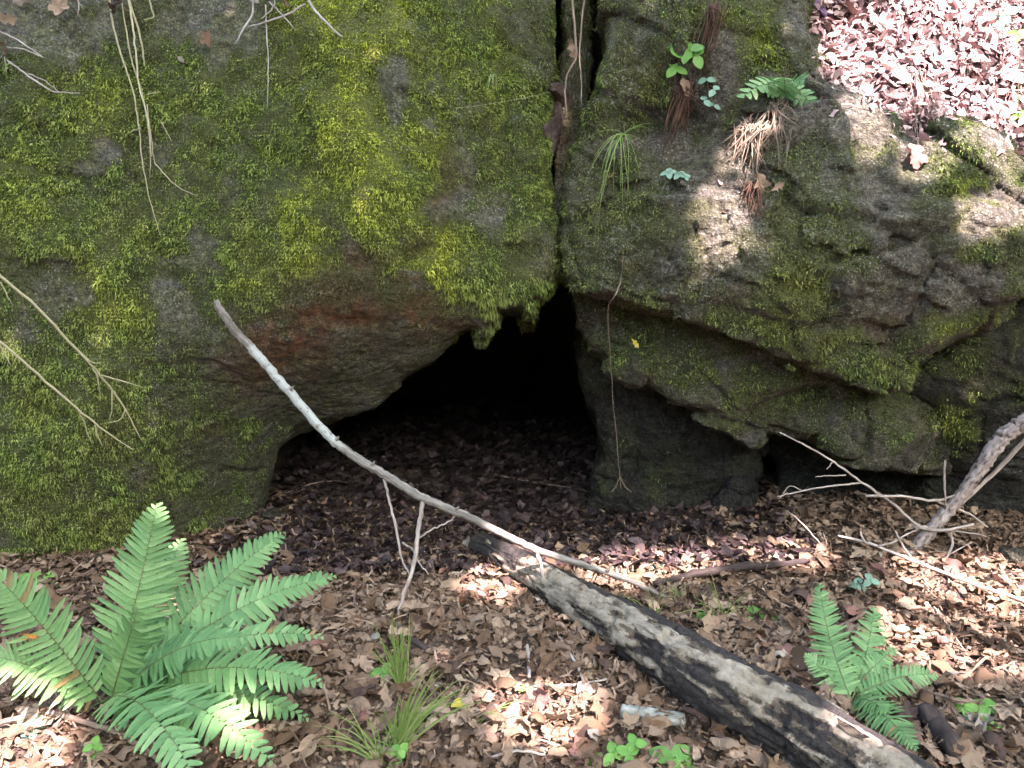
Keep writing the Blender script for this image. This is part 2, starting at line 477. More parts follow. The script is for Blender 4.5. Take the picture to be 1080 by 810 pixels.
# ------------------------------------------------------------------ rocks: implicit solids meshed with surface nets
def surface_nets(F, org, st):
    S = F < 0
    nx, ny, nz = F.shape
    c = np.zeros((nx - 1, ny - 1, nz - 1), np.uint8)
    for dx in (0, 1):
        for dy in (0, 1):
            for dz in (0, 1):
                c += S[dx:nx - 1 + dx, dy:ny - 1 + dy, dz:nz - 1 + dz]
    act = (c > 0) & (c < 8)
    I, J, K = np.nonzero(act)
    idx = np.full(act.shape, -1, np.int32); idx[I, J, K] = np.arange(len(I))
    acc = np.zeros((len(I), 3)); cnt = np.zeros(len(I))
    corners = [(a, b, d) for a in (0, 1) for b in (0, 1) for d in (0, 1)]
    for a in corners:
        for ax in range(3):
            if a[ax] == 0:
                b = list(a); b[ax] = 1
                fa = F[I + a[0], J + a[1], K + a[2]]; fb = F[I + b[0], J + b[1], K + b[2]]
                cr = (fa < 0) != (fb < 0)
                t = np.where(cr, fa / np.where(cr, fa - fb, 1), 0)
                p = np.tile(np.array(a, float), (len(I), 1)); p[:, ax] = t
                acc += p * cr[:, None]; cnt += cr
    V = np.stack([I, J, K], 1) + acc / cnt[:, None]
    V = np.asarray(org) + V * st
    quads = []
    def emit(sl, offs, flip_when):
        A, B = sl
        ch = A != B
        i, j, k = np.nonzero(ch)
        s = A[i, j, k]
        i, j, k = i + offs[0], j + offs[1], k + offs[2]
        return i, j, k, s
    # x edges
    i, j, k, s = emit((S[:-1, 1:-1, 1:-1], S[1:, 1:-1, 1:-1]), (0, 1, 1), 0)
    q = np.stack([idx[i, j - 1, k - 1], idx[i, j, k - 1], idx[i, j, k], idx[i, j - 1, k]], 1); q[~s] = q[~s][:, ::-1]; quads.append(q)
    i, j, k, s = emit((S[1:-1, :-1, 1:-1], S[1:-1, 1:, 1:-1]), (1, 0, 1), 0)
    q = np.stack([idx[i - 1, j, k - 1], idx[i - 1, j, k], idx[i, j, k], idx[i, j, k - 1]], 1); q[~s] = q[~s][:, ::-1]; quads.append(q)
    i, j, k, s = emit((S[1:-1, 1:-1, :-1], S[1:-1, 1:-1, 1:]), (1, 1, 0), 0)
    q = np.stack([idx[i - 1, j - 1, k], idx[i, j - 1, k], idx[i, j, k], idx[i - 1, j, k]], 1); q[~s] = q[~s][:, ::-1]; quads.append(q)
    Q = np.concatenate(quads); Q = Q[(Q >= 0).all(1)]
    return V, Q

GX = np.arange(-560, 1640, 5.0); GY = np.arange(-260, 860, 5.0)
GPX, GPY = np.meshgrid(GX, GY, indexing='ij')

def poly_sdf(poly):
    P = np.array(poly, float); Q = np.roll(P, -1, 0)
    d = np.full(GPX.shape, 1e9); inside = np.zeros(GPX.shape, bool)
    for (ax, ay), (bx, by) in zip(P, Q):
        ex, ey = bx - ax, by - ay
        t = np.clip(((GPX - ax) * ex + (GPY - ay) * ey) / (ex * ex + ey * ey + 1e-9), 0, 1)
        d = np.minimum(d, np.hypot(GPX - ax - t * ex, GPY - ay - t * ey))
        c = ((ay > GPY) != (by > GPY)) & (GPX < ex * (GPY - ay) / (by - ay if by != ay else 1e-9) + ax)
        inside ^= c
    return np.where(inside, -d, d)

def depth_map(ctrl):
    C = np.array(ctrl, float); n = len(C)
    P = C[:, :2] / 300.0
    def U(r2): return np.where(r2 > 1e-9, r2 * np.log(r2 + 1e-12), 0)
    K = U(((P[:, None] - P[None]) ** 2).sum(-1)) + np.eye(n) * 0.01
    L = np.zeros((n + 3, n + 3)); L[:n, :n] = K; L[:n, n] = 1; L[:n, n + 1:] = P; L[n, :n] = 1; L[n + 1:, :n] = P.T
    w = np.linalg.solve(L, np.concatenate([C[:, 2], np.zeros(3)]))
    out = w[n] + w[n + 1] * GPX / 300 + w[n + 2] * GPY / 300
    for i in range(n):
        out = out + w[i] * U((GPX / 300 - P[i, 0]) ** 2 + (GPY / 300 - P[i, 1]) ** 2)
    return np.clip(out, C[:, 2].min() - .15, C[:, 2].max() + .15)

def bil(G, px, py):
    u = np.clip((px - GX[0]) / 5.0, 0, len(GX) - 1.001); v = np.clip((py - GY[0]) / 5.0, 0, len(GY) - 1.001)
    i = u.astype(np.int32); j = v.astype(np.int32); a = (u - i).astype(np.float32); b = (v - j).astype(np.float32)
    G = G.astype(np.float32)
    return (G[i, j] * (1 - a) * (1 - b) + G[i + 1, j] * a * (1 - b) + G[i, j + 1] * (1 - a) * b + G[i + 1, j + 1] * a * b)

def smax(a, b, k):
    h = np.clip(k - np.abs(a - b), 0, None) / k
    return np.maximum(a, b) + h * h * k * 0.25

def make_rock(outline, ctrl, thick, step=0.014, k=0.10, amp=1.0, seed=0, crack=1.0, strata=0.0, carve=(), facet=1.0):
    sd, dm = poly_sdf(outline), depth_map(ctrl)
    P = np.array(outline, float)
    ys = (dm.min() - .12, dm.max() + thick + .05)
    y0, y1 = min(c[2] for c in ctrl) - .15, max(c[2] for c in ctrl) + thick + .08
    pts = np.array([at(p[0], p[1], Y) for p in P for Y in (y0, y1)])
    lo = pts.min(0) - .08; hi = pts.max(0) + .08
    lo[1], hi[1] = y0, y1
    lo[2] = max(lo[2], -0.45)
    n = np.ceil((hi - lo) / step).astype(int) + 1
    X = (lo[0] + np.arange(n[0]) * step).astype(np.float32)[:, None, None]
    Y = (lo[1] + np.arange(n[1]) * step).astype(np.float32)[None, :, None]
    Z = (lo[2] + np.arange(n[2]) * step).astype(np.float32)[None, None, :]
    X, Y, Z = np.broadcast_arrays(X, Y, Z)
    px, py = project(X, Y, Z)
    d2 = bil(sd, px, py) * (Y / FPX)
    Yc = bil(dm, px, py)
    F = smax(d2, (Yc - Y) * .9, k)
    F = smax(F, Y - Yc - thick, .15)
    F = np.maximum(F, (lo[2] + .03) - Z).astype(np.float32)
    m = np.abs(F) < .13
    x, y, z, f = X[m], Y[m], Z[m], F[m]
    f = f + amp * (.045 * noise(x, y, z, 2.3, seed) + .014 * noise(x, y, z, 9, seed + 1) + .012 * noise(x, y, z, 19, seed + 2) + .009 * noise(x, y, z, 37, seed + 3))
    wx_, wy_, wz_ = x + .05 * noise(x, y, z, 6, seed + 11), y + .05 * noise(x, y, z, 6, seed + 12), z + .05 * noise(x, y, z, 6, seed + 13)
    o1, e1 = facets(wx_ + .4 * wz_, wy_, wz_ * 1.25, 2.6, seed + 20); o2, e2 = facets(wx_ * .9, wy_, wz_ * 1.5 + .3 * wx_, 7.5, seed + 40)
    f = f + amp * facet * (.062 * o1 + .026 * o2 + .016 * np.clip(1 - e1 / .10, 0, 1) + .007 * np.clip(1 - e2 / .12, 0, 1))
    if crack:
        c1 = 1 - np.abs(noise(x + .2 * z, y, z * .8 + .3 * x, 2.1, seed + 7)); c2 = 1 - np.abs(noise(x, y, z, 4.3, seed + 8))
        f = f + crack * (.030 * np.clip((c1 - .95) / .05, 0, 1) + .012 * np.clip((c2 - .94) / .06, 0, 1))
    if strata:
        s = noise(x * .35 + .4 * z, y * .3, z + .35 * x, 7, seed + 9)
        f = f + strata * .03 * np.clip(s * 2, -1, 1)
    for (cx, cy, rx, ry, dep) in carve:
        pxm, pym = px[m], py[m]
        f = f + dep * np.exp(-(((pxm - cx) / rx) ** 2 + ((pym - cy) / ry) ** 2))
    F = F.copy(); F[m] = f
    V, Q = surface_nets(F, lo, step)
    return V, Q

def blobs(px, py, lst, warp=None):
    r = np.zeros(len(px))
    for b in lst:
        cx, cy, rx, ry = b[:4]; w = b[4] if len(b) > 4 else 1.0
        r = np.maximum(r, w * np.exp(-1.2 * (((px - cx) / rx) ** 2 + ((py - cy) / ry) ** 2) ** 1.2))
    return r

SOLIDS = []   # (verts, quads) for ray casts

def vnormals(V, Q):
    a, b, c, d = V[Q[:, 0]], V[Q[:, 1]], V[Q[:, 2]], V[Q[:, 3]]
    fn = np.cross(c - a, d - b)
    N = np.zeros_like(V)
    for k in range(4): np.add.at(N, Q[:, k], fn)
    return N / (np.linalg.norm(N, axis=1)[:, None] + 1e-9), fn

def rock_object(name, label, VQ, mat, moss_lo, green, bright, bare, rust, pale, mossdens=17000, seed=0, base=.35, brown=(), cat="boulder", blade=(.008, .0175), fringe=None):
    V, Q = VQ
    SOLIDS.append((V, Q))
    px, py = project(V[:, 0], V[:, 1], V[:, 2])
    wx = 42 * fbm(V[:, 0], V[:, 1], V[:, 2], 6, 3, seed + 31); wy = 42 * fbm(V[:, 0], V[:, 1], V[:, 2], 6, 3, seed + 41)
    qx, qy = px + wx, py + wy
    g = blobs(qx, qy, green); br = blobs(qx, qy, bright); ba = blobs(qx, qy, bare)
    nz = fbm(V[:, 0], V[:, 1], V[:, 2], 7, 4, seed + 51)
    st1 = fbm(V[:, 0] * 1.0, V[:, 1], V[:, 2] * .28, 16, 3, seed + 81); st2 = fbm(V[:, 0], V[:, 1], V[:, 2] * .5, 11, 3, seed + 91)
    mo = np.clip(base + .5 * nz + .38 * st1 + g * .62 + br * .85 - ba * 1.1, 0, 1)
    mo = sstep(.12, .88, mo)
    hue = np.clip(br * (.80 + .75 * st1) + .18 * g * (1 + 1.6 * st2) + .22 * noise(V[:, 0], V[:, 1], V[:, 2], 9, seed + 61) * (br + .25), 0, 1)
    ru = blobs(qx, qy, rust) if rust else np.zeros(len(V))
    pa = blobs(qx, qy, pale) if pale else np.zeros(len(V))
    bw = blobs(qx, qy, brown) if brown else np.zeros(len(V))
    bw = np.clip(bw + .9 * ru + np.clip(.95 * st2 + .12, 0, .75) * (1 - br) * (1 - .5 * g), 0, 1)
    mo = np.clip(mo - .62 * ru - .5 * pa, 0, 1)
    N, fn = vnormals(V, Q)
    mo = mo * sstep(-.75, -.35, N[:, 2])
    root = thing(name, label, cat, (float(V[:, 0].mean()), float(V[:, 1].min() + .3), 0.0))
    body = mesh_obj("stone", V, Q, mat, root)
    for k, a in (('moss', mo), ('hue', hue), ('rust', ru), ('pale', pa)): add_attr(body, k, a)
    # moss fronds
    if mossdens:
        area = np.linalg.norm(fn, axis=1) / 2; fnn = fn / (np.linalg.norm(fn, axis=1)[:, None] + 1e-9)
        cen = V[Q].mean(1)
        view = CAM - cen; view /= np.linalg.norm(view, axis=1)[:, None]
        fx, fy = px[Q].mean(1), py[Q].mean(1)
        vis = (fx > -330) & (fx < 1400) & (fy > -180) & (fy < 700) & ((fnn * view).sum(1) > -.3)
        infr = (fx > -40) & (fx < 1120) & (fy > -40)
        cov = mo[Q].mean(1)
        dens = np.where(vis, area * mossdens * (cov ** 1.3) * np.where(infr, 1, .45), 0)
        cnt = RNG.poisson(dens)
        fi = np.repeat(np.arange(len(Q)), cnt)
        n = len(fi)
        w = RNG.random((n, 4)); w /= w.sum(1)[:, None]
        p = (V[Q[fi]] * w[:, :, None]).sum(1)
        nn = fnn[fi]
        hh = hue[Q[fi]].mean(1); bb = bw[Q[fi]].mean(1); cc = cov[fi]
        clump = noise(p[:, 0], p[:, 1], p[:, 2], 45, seed + 71)
        # every sprig: two crossing narrow blades that droop
        dirv = nn * .8 + np.array((0, 0, -.42)) + RNG.normal(0, .42, (n, 3)) + clump[:, None] * .25 * np.stack([np.ones(n), 0 * clump, clump], 1)
        dirv -= nn * np.minimum(0, (dirv * nn).sum(1) - .15)[:, None]
        dirv /= np.linalg.norm(dirv, axis=1)[:, None]
        L = RNG.uniform(*blade, n) * (.55 + .55 * cc) * (1 + .35 * clump)
        cush = noise(p[:, 0], p[:, 1], p[:, 2], 13, seed + 75); L *= np.clip(.95 + .5 * cush, .45, 1.5)
        if fringe:
            q_, r_ = project(p[:, 0], p[:, 1], p[:, 2]); fr_ = blobs(q_, r_, fringe)
            L *= 1 + .9 * fr_; dirv += fr_[:, None] * np.array((0, -.15, -1.1)); dirv /= np.linalg.norm(dirv, axis=1)[:, None]
        W = L * RNG.uniform(.14, .24, n)
        rn = np.clip(.45 + .3 * clump + RNG.normal(0, .26, n), 0, 1)
        VV, FF = [], []
        side = np.cross(dirv, RNG.normal(0, 1, (n, 3))); side /= np.linalg.norm(side, axis=1)[:, None]
        s2 = np.cross(dirv, side)
        base_ = p - nn * .002
        droop = np.array((0, 0, -.3))
        for sv in (side, s2):
            b0 = base_ - sv * (W / 3)[:, None]; b1 = base_ + sv * (W / 3)[:, None]
            mid = base_ + dirv * (L * .55)[:, None]
            m0, m1 = mid - sv * (W / 2)[:, None], mid + sv * (W / 2)[:, None]
            tip = base_ + (dirv + droop) * (L * .95)[:, None]
            VV.append(np.stack([b0, b1, m1, tip, m0], 1))
        A = np.concatenate(VV).reshape(-1, 3)
        idx = np.arange(2 * n)[:, None] * 5
        quad = idx + np.array([[0, 1, 2, 4]]); tri = idx + np.array([[4, 2, 3]])
        me = bpy.data.meshes.new("moss")
        me.vertices.add(len(A)); me.vertices.foreach_set("co", (A - np.array(root.location)).astype(np.float32).ravel())
        loops = np.concatenate([np.concatenate([quad, tri], 1).ravel()]).astype(np.int32)
        me.loops.add(len(loops)); me.loops.foreach_set("vertex_index", loops)
        me.polygons.add(4 * n)
        st = np.empty((2 * n, 2), np.int32); st[:, 0] = np.arange(2 * n) * 7; st[:, 1] = st[:, 0] + 4
        tt = np.empty((2 * n, 2), np.int32); tt[:, 0] = 4; tt[:, 1] = 3
        me.polygons.foreach_set("loop_start", st.ravel()); me.polygons.foreach_set("loop_total", tt.ravel())
        me.update(calc_edges=True)
        me.materials.append(M['moss'])
        o = bpy.data.objects.new("moss", me); COL.objects.link(o); o.parent = root
        for kk, a in (('rnd', rn), ('hue', hh), ('brown', bb)): add_attr(o, kk, np.tile(np.repeat(a, 5), 2))
        o['kind'] = "stuff"
        print("moss", name, n)
    return root

# ---- left boulder
A_out = [(-330, -180), (583, -180), (584, 0), (582, 90), (576, 170), (585, 230), (590, 283), (580, 308), (566, 326), (557, 350), (549, 328), (532, 331), (520, 345),
         (508, 366), (498, 344), (482, 352), (456, 380), (426, 400), (392, 428), (350, 442), (310, 455), (288, 468), (282, 500), (273, 545), (262, 640), (0, 720), (-330, 770)]
A_ctl = [(0, 0, 3.34), (0, 150, 3.20), (0, 300, 3.08), (0, 450, 3.05), (0, 600, 3.08), (190, 0, 3.40), (190, 150, 3.22), (180, 300, 3.10), (100, 420, 3.05), (300, 0, 3.32), (300, 150, 3.12),
         (300, 290, 3.04), (390, 60, 3.20), (430, 200, 3.06), (430, 290, 3.08), (500, 60, 3.34), (500, 200, 3.22), (550, 0, 3.48), (555, 150, 3.36), (585, 283, 3.30), (510, 340, 3.18), (550, 330, 3.22),
         (300, 345, 3.10), (380, 320, 3.06), (350, 395, 3.28), (440, 345, 3.16), (470, 350, 3.30), (400, 410, 3.50), (310, 448, 3.60), (250, 400, 3.20), (210, 470, 3.30), (275, 500, 3.62), (262, 580, 3.62), (180, 560, 3.34), (120, 520, 3.14),
         (-400, -100, 3.6), (-400, 300, 3.3), (-400, 700, 3.2), (0, -160, 3.55), (300, -160, 3.55), (560, -160, 3.7)]
A = make_rock(A_out, A_ctl, 1.15, .0135, .09, .62, 3, crack=.5, facet=.62, carve=((188, 10, 14, 60, .05), (420, 105, 22, 45, .03), (530, 120, 12, 150, .03), (470, 120, 8, 90, .025)))
A_green = [(100, 110, 70, 70), (45, 210, 80, 80), (115, 320, 45, 75), (30, 110, 40, 60), (60, 430, 100, 80, .7), (230, 110, 90, 90), (290, 150, 70, 90), (180, 235, 90, 55), (500, 300, 60, 45), (545, 180, 40, 110), (20, 520, 60, 60, .5),  # moss thinned at lower left, putting the shade there into its cover
           (250, 260, 60, 60), (110, 560, 80, 50, .7), (300, 300, 60, 40), (460, 310, 60, 30, .7)]
A_bright = [(405, 45, 60, 60), (395, 160, 38, 60), (440, 175, 40, 60), (442, 262, 42, 42, 1.1), (365, 110, 32, 110), (330, 235, 30, 55), (470, 70, 36, 90, .6), (525, 50, 34, 80, .45), (345, 25, 40, 40), (410, 215, 50, 40), (255, 300, 25, 25, .6), (320, 265, 25, 30, .8),
            (105, 105, 50, 45, .45), (100, 320, 40, 60, .5), (30, 200, 60, 50, .25), (300, 60, 40, 60, .2)]
A_bare = [(225, 22, 55, 32), (65, 30, 55, 28), (413, 85, 20, 52), (103, 160, 26, 16), (70, 298, 24, 26), (172, 338, 36, 30), (205, 270, 22, 16), (490, 170, 14, 30, .8), (420, 365, 60, 25), (340, 400, 90, 40), (285, 500, 22, 80, .6), (225, 550, 60, 50, .15),
          (520, 230, 40, 30, .6), (440, 305, 26, 10), (190, 185, 16, 12, .6), (240, 190, 95, 85, .30), (462, 120, 8, 30, .6), (455, 215, 18, 25, .7), (330, 320, 40, 20, .3)]
A_rust = [(350, 340, 85, 30), (300, 372, 60, 30), (430, 328, 65, 20), (385, 265, 40, 28, .55), (470, 190, 12, 40, .6), (350, 300, 60, 25, .5), (270, 390, 40, 25, .7)]
A_pale = [(400, 385, 60, 22, .42), (320, 410, 50, 20, .3), (415, 100, 10, 30, .5), (70, 300, 14, 14, .45), (180, 320, 22, 25, .45), (440, 306, 16, 8, .5), (60, 35, 40, 14, .3)]
rock_object("mossy_boulder", "huge moss covered boulder overhanging the left side of the cave mouth", A, M['rock'], 0, A_green, A_bright, A_bare, A_rust, A_pale, 42000, 1, .62,
            brown=[(385, 265, 40, 26, .8), (350, 300, 60, 30, .7), (190, 480, 80, 60, .3), (460, 190, 14, 40, .5)], fringe=[(530, 332, 58, 22), (575, 300, 16, 30), (470, 352, 40, 14)])

# ---- right boulder, the upper block
B_out = [(642, -180), (850, -180), (872, -40), (852, 30), (862, 82), (900, 104), (948, 112), (972, 138), (1003, 128), (1050, 142), (1085, 172), (1400, 190), (1400, 255), (1085, 302), (1060, 322), (1038, 346), (976, 386), (960, 412), (920, 415),
         (832, 393), (772, 366), (735, 347), (700, 334), (655, 320), (622, 308), (598, 303), (589, 285), (592, 190), (614, 118), (634, 60)]
B_ctl = [(640, 0, 3.46), (600, 200, 3.34), (595, 280, 3.26), (700, 20, 3.34), (640, 90, 3.32), (670, 130, 3.36), (800, 40, 3.38), (700, 210, 3.18), (760, 250, 3.10), (700, 310, 3.16), (800, 330, 3.04), (930, 395, 3.06), (900, 290, 2.98), (1000, 200, 3.02), (1000, 340, 3.02),
         (870, 120, 3.24), (960, 170, 3.12), (1050, 250, 3.02), (1060, 180, 3.14), (1450, 220, 3.2), (720, 130, 3.36), (640, -160, 3.7), (840, -160, 3.7)]
B = make_rock(B_out, B_ctl, 1.15, .0125, .045, .68, 27, crack=.1, facet=1.75, carve=((690, 130, 28, 14, .05), (735, 40, 12, 50, .05), (962, 130, 16, 45, .06), (880, 345, 90, 8, .02), (1000, 205, 60, 6, .02)))
B_green = [(880, 245, 60, 60, .8), (840, 310, 45, 45, .9), (1010, 345, 35, 22), (790, 40, 40, 60), (660, 90, 45, 45, .8), (650, 240, 55, 70, .5), (720, 335, 80, 18), (900, 392, 90, 22), (1070, 300, 25, 25), (750, 20, 30, 30), (1010, 190, 40, 20, .5), (1030, 250, 40, 15, .6)]
B_bright = [(1010, 345, 32, 20, .9), (860, 290, 40, 40, .35), (800, 35, 30, 40, .45), (820, 345, 60, 14, .3), (1020, 195, 22, 12, .5), (745, 15, 20, 20, .5), (860, 360, 60, 14, .35), (690, 325, 60, 14, .3)]
B_bare = [(945, 310, 55, 36, .8), (940, 225, 36, 36, .5), (790, 200, 26, 60, .6), (840, 110, 30, 30), (900, 140, 40, 30), (1050, 215, 40, 20), (760, 180, 40, 30), (1040, 290, 40, 25), (690, 150, 40, 12), (745, 90, 30, 50, .6)]
B_rust = [(780, 310, 40, 12, .35), (930, 350, 50, 12, .3)]
B_pale = [(760, 235, 26, 50, .75), (650, 70, 40, 50, .50), (905, 115, 34, 22, .85), (920, 150, 18, 20, .6), (960, 180, 26, 24, .8), (1050, 222, 50, 14, .75), (1045, 135, 40, 16, .8), (715, 190, 30, 20, .5), (950, 300, 50, 26, .35), (840, 40, 20, 40, .6), (720, 290, 80, 30, .5), (880, 230, 50, 60, .45), (640, 270, 40, 30, .45), (960, 330, 40, 25, .5), (1000, 280, 60, 30, .35), (830, 210, 40, 60, .3)]
rock_object("lichened_boulder", "big grey green boulder with pale lichen under the sunlit bank of leaves", B, M['rock_grey'], 0, B_green, B_bright, B_bare, B_rust, B_pale, 20000, 5, .58,
            brown=[(700, 220, 140, 140, .45), (900, 300, 220, 130, .45)], blade=(.009, .018))

# ---- ledge slab under it
C_out = [(606, 288), (700, 312), (960, 395), (1030, 430), (1050, 470), (1040, 500), (985, 496), (958, 500), (905, 490), (868, 470), (836, 458), (812, 455), (796, 474), (775, 460), (745, 446), (718, 430), (680, 402), (650, 384), (627, 368), (616, 345)]
C_ctl = [(612, 300, 3.52), (625, 350, 3.50), (700, 370, 3.36), (760, 420, 3.26), (790, 460, 3.30), (870, 440, 3.20), (950, 470, 3.20), (990, 450, 3.30), (900, 400, 3.26), (1040, 470, 3.46)]
C = make_rock(C_out, [(a, b, Y + (.05 if a < 800 else .13)) for a, b, Y in C_ctl], .9, .0125, .04, .6, 45, strata=.4, facet=1.8)
rock_object("ledge_slab", "dark green mossy slab directly below the lichened boulder, right of the cave mouth", C, M['rock_grey'], 0,
            [(850, 420, 40, 30, .6), (740, 400, 50, 20, .5), (700, 360, 60, 16, .5), (930, 440, 50, 20, .3), (670, 350, 40, 20, .4)], [(740, 405, 40, 14, .25), (780, 440, 30, 14, .25)], [(960, 480, 30, 20), (800, 395, 50, 8, .6)], [(700, 350, 60, 10, .3)], [], 16000, 9, .46,
            brown=[(800, 400, 200, 80, .3)], cat="rock slab", blade=(.009, .018))

# ---- cave pillar (right wall of the mouth)
E_out = [(602, 280), (650, 300), (770, 420), (806, 470), (792, 505), (766, 525), (748, 590), (618, 590), (627, 530), (634, 470), (626, 430), (614, 390), (609, 350)]
E_ctl = [(612, 340, 3.80), (640, 440, 3.80), (640, 540, 3.84), (700, 450, 3.68), (720, 540, 3.74), (780, 470, 3.72)]
E = make_rock(E_out, E_ctl, 1.1, .0135, .05, .7, 63, strata=.6)
rock_object("cave_pillar", "dark upright rock forming the right wall of the cave mouth", E, M['rock_shaded'], 0, [(650, 360, 30, 30, .4)], [], [], [], [], 6000, 13, .25, cat="rock")

# ---- far right boulder
F_out = [(950, 400), (1000, 368), (1085, 292), (1400, 235), (1400, 680), (860, 640), (905, 588), (950, 540), (978, 500), (986, 450)]
F_ctl = [(985, 420, 3.36), (1040, 380, 3.26), (1080, 340, 3.26), (1080, 440, 3.30), (1030, 480, 3.42), (1080, 520, 3.46), (980, 540, 3.56), (900, 600, 3.6), (1080, 600, 3.5), (1450, 400, 3.2), (1450, 640, 3.3)]
F_ = make_rock(F_out, F_ctl, 1.0, .0135, .09, .8, 83, strata=.4)
rock_object("shadowed_boulder", "dark boulder behind the dead grey branch at the far right", F_, M['rock_shaded'], 0, [(1000, 440, 30, 30, .9), (1050, 380, 60, 40, .4), (1010, 465, 20, 20, .7)], [(1000, 445, 20, 12, .25)], [(1060, 500, 60, 40)], [], [(1060, 500, 50, 26, .35)], 11000, 17, .36, blade=(.009, .018))

# ---- low rock in the recess
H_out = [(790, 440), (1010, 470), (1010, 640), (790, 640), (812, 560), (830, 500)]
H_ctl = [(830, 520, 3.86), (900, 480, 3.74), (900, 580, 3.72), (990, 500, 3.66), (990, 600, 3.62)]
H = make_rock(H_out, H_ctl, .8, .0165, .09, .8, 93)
rock_object("recessed_rock", "nearly black rock set back beneath the ledge slab", H, M['rock_shaded'], 0, [], [], [], [], [], 0, 19, .1, cat="rock")
# ---- bluish stone at the foot of the pillar
S_out = [(748, 560), (752, 528), (768, 505), (790, 494), (800, 512), (792, 545), (780, 575)]
S = make_rock(S_out, [(752, 540, 3.66), (775, 520, 3.64), (792, 510, 3.66), (775, 560, 3.62)], .25, .009, .05, .35, 97)
rock_object("leaning_stone", "small bluish grey stone leaning at the foot of the cave pillar", S, M['rock_shaded'], 0, [], [], [], [], [(775, 520, 20, 30, .3)], 0, 21, .05, cat="stone")

# ---- soil filled crevice between the two big boulders
G_out = [(592, -180), (626, -180), (624, 60), (618, 130), (603, 262), (590, 292), (578, 260), (586, 120), (594, 40)]
G_ctl = [(608, -150, 3.9), (608, 0, 3.68), (606, 90, 3.62), (592, 150, 3.52), (594, 200, 3.46), (592, 280, 3.44)]
G = make_rock(G_out, G_ctl, .8, .0125, .03, .45, 103)
rock_object("crevice_rock", "brown earthy rock wedged in the crevice between the two big boulders", G, M['rock'], 0, [(606, 30, 20, 120, .6)], [], [(600, 150, 40, 60)], [(590, 150, 20, 45, .5)], [], 9000, 23, .25, brown=[(600, 100, 60, 200, .5)], cat="rock")

# backing stone that closes the crevice behind
GB = make_rock([(560, -180), (670, -180), (660, 120), (620, 220), (596, 300), (574, 270)], [(610, -150, 4.2), (610, 0, 4.05), (605, 120, 3.95), (592, 280, 3.8)], .6, .02, .05, .4, 107)
rock_object("crevice_rock", "black stone deep at the back of the crevice between the two big boulders", GB, M['rock_shaded'], 0, [], [], [], [], [], 0, 25, .05, cat="rock")
# clod of earth caught in the crevice
CL = make_rock([(570, 160), (572, 138), (580, 118), (584, 98), (598, 94), (606, 106), (598, 130), (594, 152), (588, 168), (576, 172)], [(590, 100, 3.50), (585, 130, 3.44), (580, 160, 3.40), (580, 170, 3.40)], .25, .007, .05, .55, 109, crack=.5, facet=1.6)
clod = mesh_obj("soil_clod", CL[0], CL[1], M['clod'], None, True, tuple(CL[0].mean(0))); tag(clod, "clod of brown crumbly earth stuck in the crevice between the two big boulders", "soil clod")
SOLIDS.append(CL)

# ------------------------------------------------------------------ terrain
def grid_sheet(name, xs, ys, zf, mat):
    X, Y = np.meshgrid(xs, ys, indexing='ij')
    Z = zf(X, Y)
    V = np.stack([X, Y, Z], -1).reshape(-1, 3)
    nx, ny = len(xs), len(ys)
    i, j = np.meshgrid(np.arange(nx - 1), np.arange(ny - 1), indexing='ij')
    a = (i * ny + j).ravel()
    Q = np.stack([a, a + ny, a + ny + 1, a + 1], 1)
    return mesh_obj(name, V, Q, mat), V, Q

xs = np.unique(np.concatenate([np.linspace(-80, -4.5, 40), np.arange(-4.5, 4.5, .03), np.linspace(4.5, 80, 40)]))
ys = np.unique(np.concatenate([np.linspace(-80, 0, 40), np.arange(0, 7, .03), np.linspace(7, 80, 40)]))
def zg(X, Y):
    near = (np.abs(X) < 5) & (Y > -1) & (Y < 8)
    return hgt(X, Y) + np.where(near, .012 * fbm(X, Y, 0 * X, 14, 3, 77), 0)
gr, gV, gQ = grid_sheet("ground", xs, ys, zg, M['soil'])
gr['kind'] = "structure"

# wooded hill above and behind the rocks
def hill():
    us = np.linspace(-40, 40, 161); vs_ = np.concatenate([np.linspace(0, 3, 31), np.linspace(3.3, 40, 40)])
    U, Vv = np.meshgrid(us, vs_, indexing='ij')
    near = 1 - sstep(3.2, 5.2, np.abs(U))
    Y = 4.25 + Vv
    top = 2.75 + .5 * Vv ** .95
    side = -0.1 + 2.9 * sstep(-.3, 2.2, Vv) + .5 * np.clip(Vv - .4, 0, None) ** .95
    Z = near * top + (1 - near) * side + .12 * fbm(U, Y, 0 * U, .8, 3, 201) * sstep(.1, .6, Vv)
    V = np.stack([U, Y, Z], -1).reshape(-1, 3)
    nx, ny = U.shape
    i, j = np.meshgrid(np.arange(nx - 1), np.arange(ny - 1), indexing='ij'); a = (i * ny + j).ravel()
    return V, np.stack([a, a + ny, a + ny + 1, a + 1], 1)
V, Q = hill()
ho = mesh_obj("hill", V, Q, M['soil']); ho['kind'] = "structure"

# leaf covered bank on top of the right boulder
K_out = [(838, -180), (1400, -180), (1400, 300), (1085, 250), (985, 190), (900, 150), (850, 100), (842, 20)]
K_ctl = [(860, 90, 3.46), (850, -20, 3.80), (900, 110, 3.44), (960, 90, 3.50), (960, 0, 3.78), (1000, 150, 3.38), (1080, 190, 3.34), (1080, 100, 3.56), (1080, 0, 3.86), (960, -150, 4.2), (1450, -150, 4.2), (1450, 260, 3.36)]
K = make_rock(K_out, K_ctl, 1.0, .02, .06, .55, 133, crack=.3)
ko = mesh_obj("hillside_bank", K[0], K[1], M['duff']); ko['kind'] = "structure"
SOLIDS.append(K)

